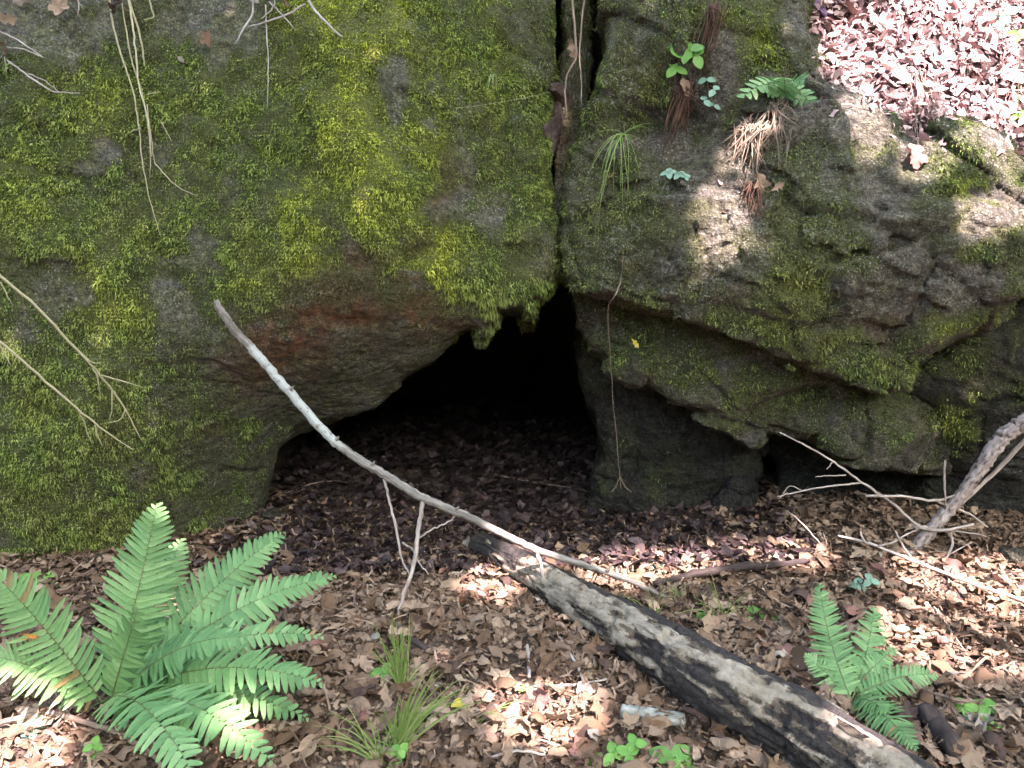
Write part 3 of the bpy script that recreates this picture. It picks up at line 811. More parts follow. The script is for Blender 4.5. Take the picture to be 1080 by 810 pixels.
# cave vault behind the mouth
def vault():
    th = np.linspace(-.35, math.pi + .35, 60); ph = np.linspace(0, math.pi / 2, 40)
    T, Pp = np.meshgrid(th, ph, indexing='ij')
    r = 1 + .10 * fbm(np.cos(T) * 2, np.sin(Pp) * 2, np.sin(T) * 2, 1.5, 4, 301)
    X = .05 + 1.85 * np.cos(T) * np.cos(Pp) * r; Z = -.45 + 2.0 * np.sin(T) * np.cos(Pp) * r; Y = 3.95 + 2.6 * np.sin(Pp) * r
    V = np.stack([X, Y, Z], -1).reshape(-1, 3)
    nx, ny = T.shape
    i, j = np.meshgrid(np.arange(nx - 1), np.arange(ny - 1), indexing='ij'); a = (i * ny + j).ravel()
    return V, np.stack([a, a + 1, a + ny + 1, a + ny], 1)
V, Q = vault()
vo = mesh_obj("cave_wall", V, Q, M['rock_shaded']); vo['kind'] = "structure"

# ------------------------------------------------------------------ ray casts on what is built
allv, allf, off = [], [], 0
for V, Q in SOLIDS:
    allv.append(V); allf.append(Q + off); off += len(V)
BVH = BVHTree.FromPolygons([Vector(v) for v in np.concatenate(allv)], np.concatenate(allf).tolist())

def hit(px, py, off=0.0, default=3.3):
    d = Vector(ray(px, py)).normalized()
    loc, nor, idx, dist = BVH.ray_cast(Vector(CAM), d)
    g = ground(px, py)
    if loc is None or (np.linalg.norm(g - CAM) < dist and g[1] < 4):
        if g[1] < 5: return g, np.array((0, 0, 1.0))
        return at(px, py, default), np.array((0, -1.0, 0))
    n = np.array(nor)
    if n.dot(np.array(d)) > 0: n = -n
    return np.array(loc) - np.array(d) * off, n

# ------------------------------------------------------------------ leaves
def leaf_template(kind, rs, fine=True):
    """flat leaf about 1 long along +x, then curled; returns verts, faces"""
    if kind in ('oval', 'oak', 'narrow', 'needle', 'beech'):
        nu, nv = (9, 5) if fine else (5, 3)
        u = np.linspace(0, 1, nu); v = np.linspace(-1, 1, nv)
        U, W = np.meshgrid(u, v, indexing='ij')
        w = np.sin(np.pi * np.clip(u, .02, .985) ** .85) ** .8
        if kind == 'oval': w = .30 * w
        elif kind == 'narrow': w = .15 * w
        elif kind == 'needle': w = .035 + 0 * w
        elif kind == 'beech': w = .27 * np.sin(np.pi * np.clip(u, .02, .99) ** .75) ** .9 * (1 + .06 * np.sin(u * 40))
        else: w = .33 * w * (0.72 + .38 * np.cos(u * math.pi * 5.2)) * (.6 + .5 * u)
        X = U - .5; Y = W * w[:, None]; Z = 0 * X
        f = [(i * nv + j, i * nv + j + 1, (i + 1) * nv + j + 1, (i + 1) * nv + j) for i in range(nu - 1) for j in range(nv - 1)]
    else:
        na = 30 if fine else 15
        a = np.linspace(0, 2 * math.pi, na, endpoint=False)
        lob = .30 + .22 * np.abs(np.cos(a * 2.5)) ** 1.5 * (1 - .25 * (np.abs(a - math.pi) < .7)) + .03 * rs.normal(0, 1, na)
        X = np.concatenate([[0], np.cos(a) * lob * .5, np.cos(a) * lob]); Y = np.concatenate([[0], np.sin(a) * lob * .5, np.sin(a) * lob]); Z = 0 * X
        f = [(0, 1 + i, 1 + (i + 1) % na) for i in range(na)] + [(1 + i, 1 + na + i, 1 + na + (i + 1) % na, 1 + (i + 1) % na) for i in range(na)]
    X, Y, Z = X.ravel().copy(), Y.ravel().copy(), Z.ravel().copy()
    k1 = rs.normal(0, 1.0); k2 = rs.normal(0, 1.7)
    # bend along x, roll along y, ripples
    Z += .10 * np.sin(X * rs.uniform(4, 9) + rs.uniform(0, 6)) * rs.uniform(.2, 1) + .30 * np.abs(Y) * rs.uniform(-.6, 1.0) + .08 * np.sin(Y * 12 + X * 6 + rs.uniform(0, 6)) * rs.uniform(.2, 1)
    Z += rs.normal(0, .020, len(Z)); X += rs.normal(0, .014, len(X)); Y += rs.normal(0, .016, len(Y)) * (1 if kind not in ('needle', 'narrow') else .15)
    if abs(k2) > .15:
        r = 1 / k2; ang = Y * k2; Y, Z = np.sin(ang) * (r - Z), r - np.cos(ang) * (r - Z)
    if abs(k1) > .15:
        r = 1 / k1; ang = X * k1; X, Z = np.sin(ang) * (r - Z), r - np.cos(ang) * (r - Z)
    V = np.stack([X, Y, Z], 1); V -= V.mean(0)
    return V, f

def rand_rot(n, tilt, rs):
    yaw = rs.uniform(0, 2 * math.pi, n); ti = np.abs(rs.normal(0, tilt, n)); az = rs.uniform(0, 2 * math.pi, n)
    c, s = np.cos(yaw), np.sin(yaw); z = np.zeros(n); o = np.ones(n)
    Rz = np.stack([np.stack([c, -s, z], -1), np.stack([s, c, z], -1), np.stack([z, z, o], -1)], 1)
    ax = np.stack([np.cos(az), np.sin(az), z], -1)
    K = np.zeros((n, 3, 3)); K[:, 0, 2] = ax[:, 1]; K[:, 1, 2] = -ax[:, 0]; K[:, 2, 0] = -ax[:, 1]; K[:, 2, 1] = ax[:, 0]
    I = np.eye(3)[None]
    Rt = I + np.sin(ti)[:, None, None] * K + (1 - np.cos(ti))[:, None, None] * (K @ K)
    return Rt @ Rz

def scatter(mb_name, pos, size, tilt, mat, seed, kinds, align=None, key=None, nvar=5, parent=None, fine=False):
    rs = np.random.default_rng(seed)
    temps = [leaf_template(k, rs, fine) for k in kinds for _ in range(nvar)]
    n = len(pos); which = rs.integers(0, len(temps), n)
    R = rand_rot(n, tilt, rs)
    if align is not None: R = align @ R
    rn = rs.random(n) if key is None else key
    Vs, Ls, Lt, at_, o = [], [], [], [], 0
    for t, (tv, tf) in enumerate(temps):
        m = which == t; k = int(m.sum())
        if not k: continue
        P = np.einsum('nij,vj->nvi', R[m], tv) * size[m][:, None, None] + pos[m][:, None, :]
        Vs.append(P.reshape(-1, 3)); nv = len(tv)
        flat = np.concatenate([np.array(f) for f in tf]); lens = np.array([len(f) for f in tf])
        Ls.append((flat[None] + (np.arange(k) * nv)[:, None] + o).ravel()); Lt.append(np.tile(lens, k))
        at_.append(np.repeat(rn[m], nv)); o += k * nv
    V = np.concatenate(Vs); L = np.concatenate(Ls).astype(np.int32); T = np.concatenate(Lt).astype(np.int32)
    me = bpy.data.meshes.new(mb_name)
    me.vertices.add(len(V)); me.vertices.foreach_set("co", V.astype(np.float32).ravel())
    me.loops.add(len(L)); me.loops.foreach_set("vertex_index", L)
    me.polygons.add(len(T)); me.polygons.foreach_set("loop_start", np.concatenate([[0], np.cumsum(T)[:-1]]).astype(np.int32)); me.polygons.foreach_set("loop_total", T)
    me.polygons.foreach_set("use_smooth", np.ones(len(T), bool))
    me.update(calc_edges=True); me.materials.append(mat)
    ob = bpy.data.objects.new(mb_name, me); COL.objects.link(ob)
    add_attr(ob, 'rnd', np.concatenate(at_))
    if parent: ob.parent = parent
    return ob

# log axis, needed to keep litter out of the log
LOGPX = [(505, 574, .050), (560, 603, .062), (620, 640, .074), (690, 680, .088), (760, 724, .094), (840, 766, .093), (900, 806, .091), (985, 862, .090)]
LOGC = np.array([ground(a, b, r * .85) for a, b, r in LOGPX]); LOGR = np.array([r for _, _, r in LOGPX]) * 1.07
def in_log(p, mrg=0.0):
    a, b = LOGC[0], LOGC[-1]; e = b - a
    t = np.clip(((p - a) @ e) / (e @ e), 0, 1)
    path_t = np.linspace(0, 1, len(LOGC))
    c = np.stack([np.interp(t, [np.clip(((q - a) @ e) / (e @ e), 0, 1) for q in LOGC], LOGC[:, k]) for k in range(3)], 1)
    r = np.interp(t, path_t, LOGR)
    return np.linalg.norm(p - c, axis=1) < r + mrg

def litter():
    rs = np.random.default_rng(5)
    n = 19000
    x = rs.uniform(-2.9, 2.9, n); y = 1.1 + (rs.random(n) ** .85) * 2.9
    lay = rs.random(n)
    mouth = (x > -1.05) & (x < .95) & (y > 3.0 + .36 * rs.random(n))
    p = np.stack([x, y, hgt(x, y) + .004 + .034 * lay ** 1.5], 1)
    ok = ~in_log(p, -.015) & ~mouth
    p, lay = p[ok], lay[ok]; n = len(p)
    size = np.where(rs.random(n) < .55, rs.uniform(.018, .045, n), rs.uniform(.045, .105, n))
    key = np.clip((.08 + .88 * rs.beta(2.0, 1.8, n)) * (.55 + .45 * lay) + .22 * noise(p[:, 0], p[:, 1], 0 * p[:, 0], 2.5, 9), 0, 1)
    ob = scatter("leaf_litter", p, size, .34, M['litter'], 21, ('oval', 'beech', 'oak', 'beech', 'oak', 'maple', 'narrow', 'maple'), key=key, fine=True, nvar=10)
    tag(ob, "brown dry leaf litter carpeting the ground before the cave", "leaf litter", kind="stuff")
    n = 24000
    x = rs.uniform(-2.4, 2.4, n); y = rs.uniform(1.2, 3.9, n)
    p = np.stack([x, y, hgt(x, y) + rs.uniform(.004, .03, n)], 1)
    p = p[~in_log(p, -.01)]; n = len(p)
    ob = scatter("leaf_crumbs", p, rs.uniform(.009, .030, n), .6, M['litter'], 22, ('oval', 'narrow', 'maple'), nvar=3)
    n = 5200
    x = rs.uniform(-2.4, 2.4, n); y = rs.uniform(1.2, 3.6, n)
    p = np.stack([x, y, hgt(x, y) + rs.uniform(.02, .045, n)], 1)
    p = p[~in_log(p, 0)]; n = len(p)
    oc = scatter("litter_stalks", p, rs.uniform(.03, .11, n), .35, M['litter'], 24, ('needle',), key=rs.beta(2, 2, n) * .9, nvar=6)
    tag(oc, "fine broken stalks and needles strewn over the dead leaves", "leaf litter", kind="stuff")
    tag(ob, "crumbled leaf fragments between the fallen leaves", "leaf litter", kind="stuff")
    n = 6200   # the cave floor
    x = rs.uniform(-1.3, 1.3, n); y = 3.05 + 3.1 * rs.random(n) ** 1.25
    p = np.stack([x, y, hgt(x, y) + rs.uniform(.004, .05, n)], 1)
    ob = scatter("cave_litter", p, rs.uniform(.03, .08, n), .45, M['shade_litter'], 23, ('oval', 'oak', 'maple'), nvar=3)
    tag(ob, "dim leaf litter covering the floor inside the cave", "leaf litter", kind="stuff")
litter()

def bank_litter():
    rs = np.random.default_rng(6)
    V, Q = K
    N, fn = vnormals(V, Q)
    cen = V[Q].mean(1); fnn = fn / (np.linalg.norm(fn, axis=1)[:, None] + 1e-9)
    px, py = project(cen[:, 0], cen[:, 1], cen[:, 2])
    vis = (px > 815) & (py > -250) & (fnn[:, 1] < .35) & (fnn[:, 2] > -.2)
    w = np.where(vis, np.linalg.norm(fn, axis=1), 0)
    n = 34000
    i = rs.choice(len(Q), n, p=w / w.sum())
    p = cen[i] + rs.normal(0, .01, (n, 3)) + fnn[i] * (rs.uniform(.0, .035, n))[:, None]
    # turn each leaf to the slope
    nn = fnn[i]; t = np.cross(nn, np.array((0.3, 1, .1))); t /= np.linalg.norm(t, axis=1)[:, None]; b = np.cross(nn, t)
    Aln = np.stack([t, b, nn], -1)
    s = np.where(rs.random(n) < .8, rs.uniform(.02, .06, n), rs.uniform(.05, .11, n))
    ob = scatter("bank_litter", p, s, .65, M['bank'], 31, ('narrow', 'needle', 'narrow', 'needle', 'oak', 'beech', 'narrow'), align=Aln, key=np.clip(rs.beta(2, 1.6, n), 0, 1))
    tag(ob, "sunlit dry leaves and needles covering the bank above the right boulder", "leaf litter", kind="stuff")
bank_litter()

def spilled():
    rs = np.random.default_rng(16)
    V, Q = B
    N, fn = vnormals(V, Q)
    cen = V[Q].mean(1); fnn = fn / (np.linalg.norm(fn, axis=1)[:, None] + 1e-9)
    px, py = project(cen[:, 0], cen[:, 1], cen[:, 2])
    w = np.linalg.norm(fn, axis=1) * np.clip(fnn[:, 2] - .05, 0, 1) ** 1.3 * np.maximum(blobs(px, py, [(900, 110, 60, 26), (980, 140, 60, 40), (1060, 150, 50, 30), (866, 80, 16, 30), (970, 170, 22, 30)]), .8 * blobs(px, py, [(785, 140, 24, 22), (765, 200, 20, 24)]))
    w[(fnn[:, 1] > .5)] = 0
    n = 900
    i = rs.choice(len(Q), n, p=w / w.sum()); nn = fnn[i]
    p = cen[i] + nn * rs.uniform(0, .014, n)[:, None]
    t = np.cross(nn, np.array((.3, 1, .1))); t /= np.linalg.norm(t, axis=1)[:, None]; b = np.cross(nn, t)
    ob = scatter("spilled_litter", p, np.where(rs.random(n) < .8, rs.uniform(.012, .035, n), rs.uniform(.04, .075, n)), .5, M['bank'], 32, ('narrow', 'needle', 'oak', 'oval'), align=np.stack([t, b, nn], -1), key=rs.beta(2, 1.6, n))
    tag(ob, "dry leaf bits spilled from the bank onto the right boulder", "leaf litter", kind="stuff")
spilled()

# ------------------------------------------------------------------ fallen log
def log():
    root = thing("fallen_log", "thick rotting log with black and pale peeling bark running to the bottom right", "log", tuple(LOGC[3] * (1, 1, 0)))
    path = np.array(smooth_path(LOGC, 42)); m = len(path); sides = 88
    T = np.gradient(path, axis=0); T /= np.linalg.norm(T, axis=1)[:, None]
    al = np.concatenate([[0], np.cumsum(np.linalg.norm(np.diff(path, axis=0), axis=1))])
    r0 = np.interp(np.linspace(0, 1, m), np.linspace(0, 1, len(LOGR)), LOGR)
    N = np.cross(T, (0, 0, 1.0)); N /= np.linalg.norm(N, axis=1)[:, None]; B = np.cross(N, T)
    ang = np.linspace(0, 2 * math.pi, sides, endpoint=False)
    ca, sa = np.cos(ang)[None], np.sin(ang)[None]
    AL = np.repeat(al[:, None], sides, 1); R0 = r0[:, None]
    X, Y, Z = AL, ca * R0, sa * R0
    patch = .515 + .36 * fbm(X * .55, Y * 2.4, Z * 2.4, 7.5, 4, 401, .62) * 2.0 + .10 * fbm(X, Y * 3, Z * 3, 26, 3, 404)
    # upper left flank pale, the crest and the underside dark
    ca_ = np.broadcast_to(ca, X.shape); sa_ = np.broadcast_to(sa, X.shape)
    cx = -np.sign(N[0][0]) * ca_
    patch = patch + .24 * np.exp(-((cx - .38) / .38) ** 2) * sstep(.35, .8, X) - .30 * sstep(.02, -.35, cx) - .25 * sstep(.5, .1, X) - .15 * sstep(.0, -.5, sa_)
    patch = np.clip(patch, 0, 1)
    lump = .05 * fbm(X, Y, Z, 6, 3, 402) + .035 * fbm(X * .4, Y, Z, 26, 3, 403) + .03 * fbm(X * .25, Y * 1.5, Z * 1.5, 60, 2, 405)
    crk = 1 - np.abs(fbm(X * .3, Y, Z, 15, 3, 407)); crk2 = 1 - np.abs(fbm(X * .16, Y * 1.2, Z * 1.2, 38, 2, 408))
    r = R0 * (1 + lump * 1.6 + .05 * sstep(.44, .58, patch) - .16 * np.clip((crk - .93) / .07, 0, 1) - .07 * np.clip((crk2 - .90) / .1, 0, 1))
    knot = .35 * np.exp(-(((X - .62) / .05) ** 2 + ((cx - .2) / .3) ** 2)) * (sa_ > 0)
    r = r * (1 + .25 * knot)
    V = path[:, None] + N[:, None] * (ca * r)[..., None] + B[:, None] * (sa * r)[..., None]
    V = V.reshape(-1, 3)
    f = []
    for i in range(m - 1):
        for k in range(sides):
            a, b = i * sides + k, i * sides + (k + 1) % sides
            f.append((a, a + sides, b + sides, b))
    mb = MB(); tx = np.stack([X, Y, Z], -1).reshape(-1, 3)
    mb.add(V, f, tx=tx, patch=patch.ravel())
    # broken ends: a ragged inset ring and centre
    for (i, sgn) in ((0, -1), (m - 1, 1)):
        ring = V[i * sides:(i + 1) * sides]; c = ring.mean(0)
        rr = c + (ring - c) * .72 + T[i] * sgn * (RNG.uniform(-.015, .03, (sides, 1)))
        vv = np.concatenate([ring, rr, [c - T[i] * sgn * .03]])
        ff = []
        for k in range(sides):
            k2 = (k + 1) % sides
            q = (k, k2, sides + k2, sides + k); t3 = (sides + k, sides + k2, 2 * sides)
            ff += [q if sgn < 0 else q[::-1], t3 if sgn < 0 else t3[::-1]]
        tx2 = np.concatenate([tx[i * sides:(i + 1) * sides]] * 2 + [tx[i * sides:i * sides + 1]])
        mb.add(vv, ff, tx=tx2, patch=.45)
    mb.build("trunk", M['log'], root)
    # curled bark flakes that still cling on
    rs = np.random.default_rng(40)
    for q in range(16):
        i = rs.integers(20, m - 20); k = rs.integers(0, sides)
        if V[i * sides + k][2] < LOGC[3][2] * .4: continue
        c = V[i * sides + k]; nrm = unit(c - path[i])
        s = unit(np.cross(nrm, T[i])); Ls, Ws = rs.uniform(.02, .05), rs.uniform(.006, .014)
        vv = []
        for a in np.linspace(-1, 1, 5):
            for b in (-1, 0, 1):
                vv.append(c + T[i] * a * Ls * (1 + .2 * rs.normal()) + s * b * Ws * (1 - .3 * abs(a)) + nrm * (.003 + .010 * max(0, b) ** 2 + .002 * rs.normal()))
        ff = [(u * 3 + w, u * 3 + w + 1, u * 3 + w + 4, u * 3 + w + 3) for u in range(4) for w in range(2)]
        fl = MB(); fl.add(vv, ff, tx=np.array([tx[i * sides + k]] * 15) + rs.normal(0, .01, (15, 3)), patch=rs.choice([.2, .5, .75]))
        fl.build("bark_flake", M['log'], root)
log()

# ------------------------------------------------------------------ long dead branch across the cave mouth
def px_path(lst): return [at(a, b, Y) for a, b, Y in lst]
def dead_branch():
    main = px_path([(227, 318, 2.96), (245, 345, 2.95), (267, 369, 2.94), (300, 407, 2.92), (345, 458, 2.88), (372, 480, 2.86), (410, 503, 2.84), (446, 525, 2.82), (500, 548, 2.82), (560, 577, 2.83), (625, 599, 2.83), (668, 614, 2.82), (702, 630, 2.80)])
    root = thing("dead_branch", "long pale dead branch with lichen slanting across the cave mouth onto the log", "branch", tuple(main[7] * (1, 1, 0)))
    mb = MB(); tube(mb, main, [.013, .0155, .0165, .0165, .0165, .016, .0155, .016, .0145, .013, .0125, .010, .006], 12, 12, .0012, .085, 3)
    mb.build("bough", M['branch'], root)
    tw = [([(446, 527, 2.82), (441, 560, 2.80), (436, 596, 2.77), (424, 632, 2.72), (416, 662, 2.66)], [.009, .0085, .008, .007, .005]),
          ([(405, 505, 2.84), (411, 530, 2.83), (419, 565, 2.81), (424, 590, 2.79), (432, 606, 2.77)], [.006, .005, .005, .004, .0035]),
          ([(438, 570, 2.79), (452, 560, 2.80), (470, 552, 2.81), (482, 543, 2.82)], [.004, .0035, .003, .002]),
          ([(566, 579, 2.83), (570, 595, 2.82), (573, 610, 2.81), (577, 621, 2.80)], [.008, .0075, .006, .004]),
          ([(424, 572, 2.80), (434, 578, 2.80), (441, 592, 2.79), (452, 606, 2.78)], [.004, .003, .003, .002])]
    for p, r in tw:
        mb = MB(); tube(mb, px_path(p), r, 7, 6, .0015, .05, len(p)); mb.build("side_twig", M['twig'], root)
    for (a, b) in ((305, 404), (392, 489), (478, 536), (640, 600), (352, 460)):
        i = int(np.argmin([abs(project(*p)[0] - a) for p in smooth_path(main, 8)])); c = smooth_path(main, 8)[i]
        mb = MB(); tube(mb, [c, c + np.array((.012, -.012, .012)), c + np.array((.02, -.015, .024))], [.008, .006, .003], 7, 3); mb.build("knot", M['branch'], root)
dead_branch()

# ------------------------------------------------------------------ grey snag and twigs at the right
def snag():
    main = px_path([(1230, 372, 2.88), (1130, 418, 2.95), (1080, 446, 3.00), (1056, 462, 3.02), (1035, 492, 3.03), (1012, 525, 3.05), (985, 556, 3.06), (960, 585, 3.06), (938, 612, 3.05)])
    root = thing("dead_snag", "thick grey dead branch with peeling bark rising at the right edge", "branch", tuple(main[-1] * (1, 1, 0)))
    mb = MB(); tube(mb, main, [.030, .030, .030, .029, .026, .024, .024, .025, .022], 16, 12, .002, .11, 9); mb.build("bough", M['snag'], root)
    tw = [([(1130, 420, 2.98), (1080, 466, 3.03), (1052, 495, 3.05), (1022, 523, 3.06), (1005, 540, 3.06)], [.011, .010, .009, .008, .006]),
          ([(997, 486, 3.02), (996, 505, 3.02), (997, 532, 3.04)], [.004, .004, .003]),
          ([(913, 523, 3.0), (950, 523, 3.01), (985, 528, 3.03), (1008, 522, 3.05)], [.005, .005, .005, .004]),
          ([(985, 527, 3.04), (1000, 533, 3.05), (1022, 542, 3.06), (1042, 556, 3.04)], [.005, .005, .004, .003]),
          ([(965, 556, 3.05), (995, 559, 3.02), (1027, 553, 3.0)], [.007, .006, .006]),
          ([(1005, 560, 3.02), (1030, 563, 3.0), (1040, 566, 2.98)], [.004, .003, .002]),
          ([(980, 595, 3.0), (1000, 585, 3.0), (1025, 572, 3.0)], [.003, .003, .002])]
    for p, r in tw:
        mb = MB(); tube(mb, px_path(p), r, 7, 5, .001, .05, len(p)); mb.build("side_twig", M['twig'], root)
snag()

def twig(name, label, pts, radii, mat='twig', group=None, subs=(), cat="twig", seed=1, wob=.0012, lift=0.0):
    P = []
    for p in pts:
        if len(p) == 3 and p[2] > 0: P.append(at(*p))
        else: P.append(ground(p[0], p[1], lift + radii[0]))
    root = thing(name, label, cat, tuple(P[0]), group)
    mb = MB(); tube(mb, P, radii, 8, 6, wob, .06, seed); mb.build("stem", M[mat], root)
    for sp, sr in subs:
        S_ = [at(*p) if len(p) == 3 and p[2] > 0 else ground(p[0], p[1], lift + radii[0]) for p in sp]
        mb = MB(); tube(mb, S_, sr, 6, 5, wob, .05, seed + 1); mb.build("side_twig", M[mat], root)
    return root

twig("forked_twig", "thin pale forked twig reaching up before the dark recess", [(978, 556, 3.04), (965, 552, 3.05), (940, 530, 3.08), (908, 508, 3.10), (880, 488, 3.12), (850, 470, 3.14), (822, 456, 3.15)], [.005, .0055, .005, .0045, .004, .0035, .0025], subs=[
    ([(908, 509, 3.10), (885, 512, 3.1), (855, 516, 3.1), (835, 520, 3.1), (820, 524, 3.1)], [.004, .004, .0035, .003, .002]), ([(892, 501, 3.11), (875, 502, 3.1), (860, 503, 3.1)], [.003, .0025, .002]),
    ([(878, 487, 3.12), (872, 495, 3.11)], [.003, .002]), ([(845, 517, 3.1), (833, 513, 3.1), (822, 526, 3.1)], [.002, .002, .002])], seed=4)
twig("long_twig", "long straight pale stick lying across the foot of the grey dead branch", [(884, 565, 3.02), (905, 570, 3.0), (930, 578, 2.96), (960, 590, 2.9), (1000, 606, 2.82), (1045, 622, 2.74), (1100, 640, 2.66)], [.004, .0055, .006, .0065, .007, .007, .007], subs=[
    ([(912, 572, 2.98), (909, 566, 2.98), (908, 560, 2.98)], [.005, .004, .003]), ([(925, 577, 2.96), (940, 572, 2.97), (960, 562, 3.0), (968, 558, 3.0)], [.004, .004, .003, .003])], seed=5)
twig("upright_twig", "short thin twig sticking up left of the pale forked twig base", [(872, 582, 3.1), (860, 567, 3.12), (846, 552, 3.14), (830, 538, 3.15)], [.0035, .003, .003, .0015], subs=[([(873, 580, 3.1), (871, 570, 3.1), (868, 562, 3.1)], [.003, .002, .001]), ([(832, 573, 3.1), (824, 567, 3.1)], [.0025, .002])], seed=6)
twig("crossing_twig", "thin dark twig crossing the thick grey dead branch near the ground", [(944, 560, 2.98), (952, 575, 2.97), (962, 590, 2.96), (972, 608, 2.94), (976, 625)], [.004, .004, .0035, .003, .0025], seed=7)
twig("bent_twig", "small bent twig standing right of the thick grey dead branch", [(992, 602, 2.96), (998, 588, 2.97), (1004, 575, 2.98), (1003, 562, 2.98)], [.004, .005, .005, .004], seed=8)

# ground sticks
STICKS = [
    ("dead_stick", "curved tan stick lying under the big fern at the lower left", [(-30, 770), (20, 757), (50, 752), (90, 762), (130, 776), (165, 800), (180, 830)], [.006, .007, .008, .008, .008, .007, .006], 'twigbrown'),
    ("dead_stick", "grey straight stick beside the fern base at the lower left", [(122, 752), (140, 764), (160, 780), (172, 792)], [.006, .006, .006, .005], 'twig'),
    ("dead_stick", "thin crooked twig below the yellow green leaf at lower left", [(0, 700), (28, 712), (50, 722), (66, 742), (82, 770)], [.004, .004, .004, .0035, .003], 'twigbrown'),
    ("dead_stick", "mossy dark stick beside the upright grass tuft", [(424, 668), (440, 678), (462, 692), (484, 702)], [.009, .011, .010, .007], 'darkstick'),
    ("dead_stick", "thin bent grey stick between the log and the sunlit leaves", [(590, 672), (600, 688), (610, 704), (616, 722)], [.0045, .005, .005, .004], 'twig'),
    ("dead_stick", "short grey stick standing among leaves left of the log", [(556, 680), (557, 698), (558, 714)], [.005, .006, .005], 'twig'),
    ("dead_stick", "horizontal grey twig lying below the thin bent stick", [(560, 724), (585, 723), (612, 722), (640, 716)], [.004, .004, .004, .003], 'twig'),
    ("dead_stick", "thin brown twig lying in front of the cave behind the fern", [(376, 610), (374, 635), (382, 650), (392, 655)], [.004, .004, .0035, .003], 'twigbrown'),
    ("dead_stick", "fine curled twigs left of the log's far end", [(470, 590), (466, 608), (464, 630), (468, 646)], [.003, .003, .003, .002], 'twigbrown'),
    ("dead_stick", "slanting pale twig beside the sunlit leaves at the log's end", [(478, 622), (484, 606), (494, 596)], [.003, .003, .002], 'twig'),
    ("dead_stick", "brown stick lying in the leaves behind the small right fern", [(830, 690), (870, 668), (910, 648), (926, 634)], [.004, .005, .005, .003], 'twigbrown'),
    ("dead_stick", "pale stick lying to the right of the small fern", [(918, 716), (960, 724), (1010, 738), (1070, 744), (1110, 746)], [.004, .005, .005, .004, .004], 'twigbrown'),
    ("dead_stick", "thin curved twig next to the black stump piece", [(975, 768), (985, 760), (1005, 752), (1030, 764)], [.003, .003, .003, .003], 'twigbrown'),
    ("dead_stick", "thin dark stick lying on the sunlit leaf patch at right", [(1030, 648), (1050, 668), (1080, 690), (1110, 705)], [.003, .004, .004, .003], 'darkstick'),
    ("dead_stick", "pale twig lying on the leaves in the right corner", [(985, 640), (1002, 664), (1020, 690)], [.003, .003, .002], 'twig'),
    ("dead_stick", "slender stick on the shaded leaves just inside the cave mouth", [(520, 500), (560, 508), (610, 516), (650, 528)], [.004, .005, .004, .003], 'twigbrown'),
    ("dead_stick", "long thin twig lying across the leaves inside the dark cave", [(300, 520), (340, 508), (380, 512), (420, 540)], [.004, .004, .004, .003], 'twigbrown'),
    ("dead_stick", "thin stick lying left of the seedlings at the bottom middle", [(470, 792), (500, 770), (530, 752), (552, 740)], [.003, .003, .003, .002], 'twigbrown'),
    ("dead_stick", "dark curved twig lying in front of the left boulder", [(200, 590), (240, 598), (290, 592), (330, 600)], [.004, .004, .004, .003], 'twigbrown'),
    ("dead_stick", "short pale stick lying among leaves at the bottom edge", [(515, 800), (545, 792), (575, 796)], [.004, .004, .003], 'twig'),
]
for i, (nm, lb, pts, rad, mt) in enumerate(STICKS):
    P = [ground(p[0], p[1], .016 + .018 * math.sin(k * 1.7 + i) ** 2) for k, p in enumerate(pts)]
    mb = MB(); tube(mb, P, rad, 8, 6, .001, .07, i)
    o = mb.build(nm, M[mt], None, True, tuple(P[0])); tag(o, lb, "stick", "sticks lying on the leaf litter")
# lichen covered broken piece and charred stump
P = [ground(655, 750, .022), ground(680, 754, .022), ground(722, 760, .022)]
mb = MB(); tube(mb, P, [.021, .022, .019], 14, 8, .001, .07, 5); o = mb.build("lichened_stick", M['lichstick'], None, True, tuple(P[0])); tag(o, "short thick stick crusted with white lichen left of the log", "stick")
P = [ground(976, 752, .03), ground(992, 770, .03), ground(1010, 795, .03)]
mb = MB(); tube(mb, P, [.030, .031, .024], 14, 6, .002, .08, 6); o = mb.build("charred_stick", M['darkstick'], None, True, tuple(P[0])); tag(o, "short thick black piece of rotten wood right of the small fern", "stick")
P = [ground(690, 616, .03), ground(740, 604, .035), ground(800, 597, .035), ground(860, 590, .03)]
mb = MB(); tube(mb, P, [.012, .017, .016, .010], 12, 6, .003, .08, 7); o = mb.build("buried_root", M['darkstick'], None, True, tuple(P[0])); tag(o, "dark half buried root along the sunlit strip behind the log", "root")

# ------------------------------------------------------------------ ferns
def pinna(P, d, nrm, L, W, mb, rn, rs, bend=-.2):
    """oblong leaflet with a midrib crease"""
    s = unit(np.cross(nrm, d))
    prof = [(0, .6), (.08, 1.12), (.28, 1.0), (.55, .9), (.80, .70), (.94, .40), (1.0, .06)]
    vv = []
    for t, w in prof:
        c = P + d * L * t + nrm * (bend * L * t * t)
        for q in (-1, 0, 1):
            vv.append(c + s * q * w * W * .5 - nrm * (.12 * W * (q == 0)))
    ff = [(i * 3 + j, i * 3 + j + 1, i * 3 + j + 4, i * 3 + j + 3) for i in range(len(prof) - 1) for j in range(2)]
    mb.add(vv, ff, rnd=rn)

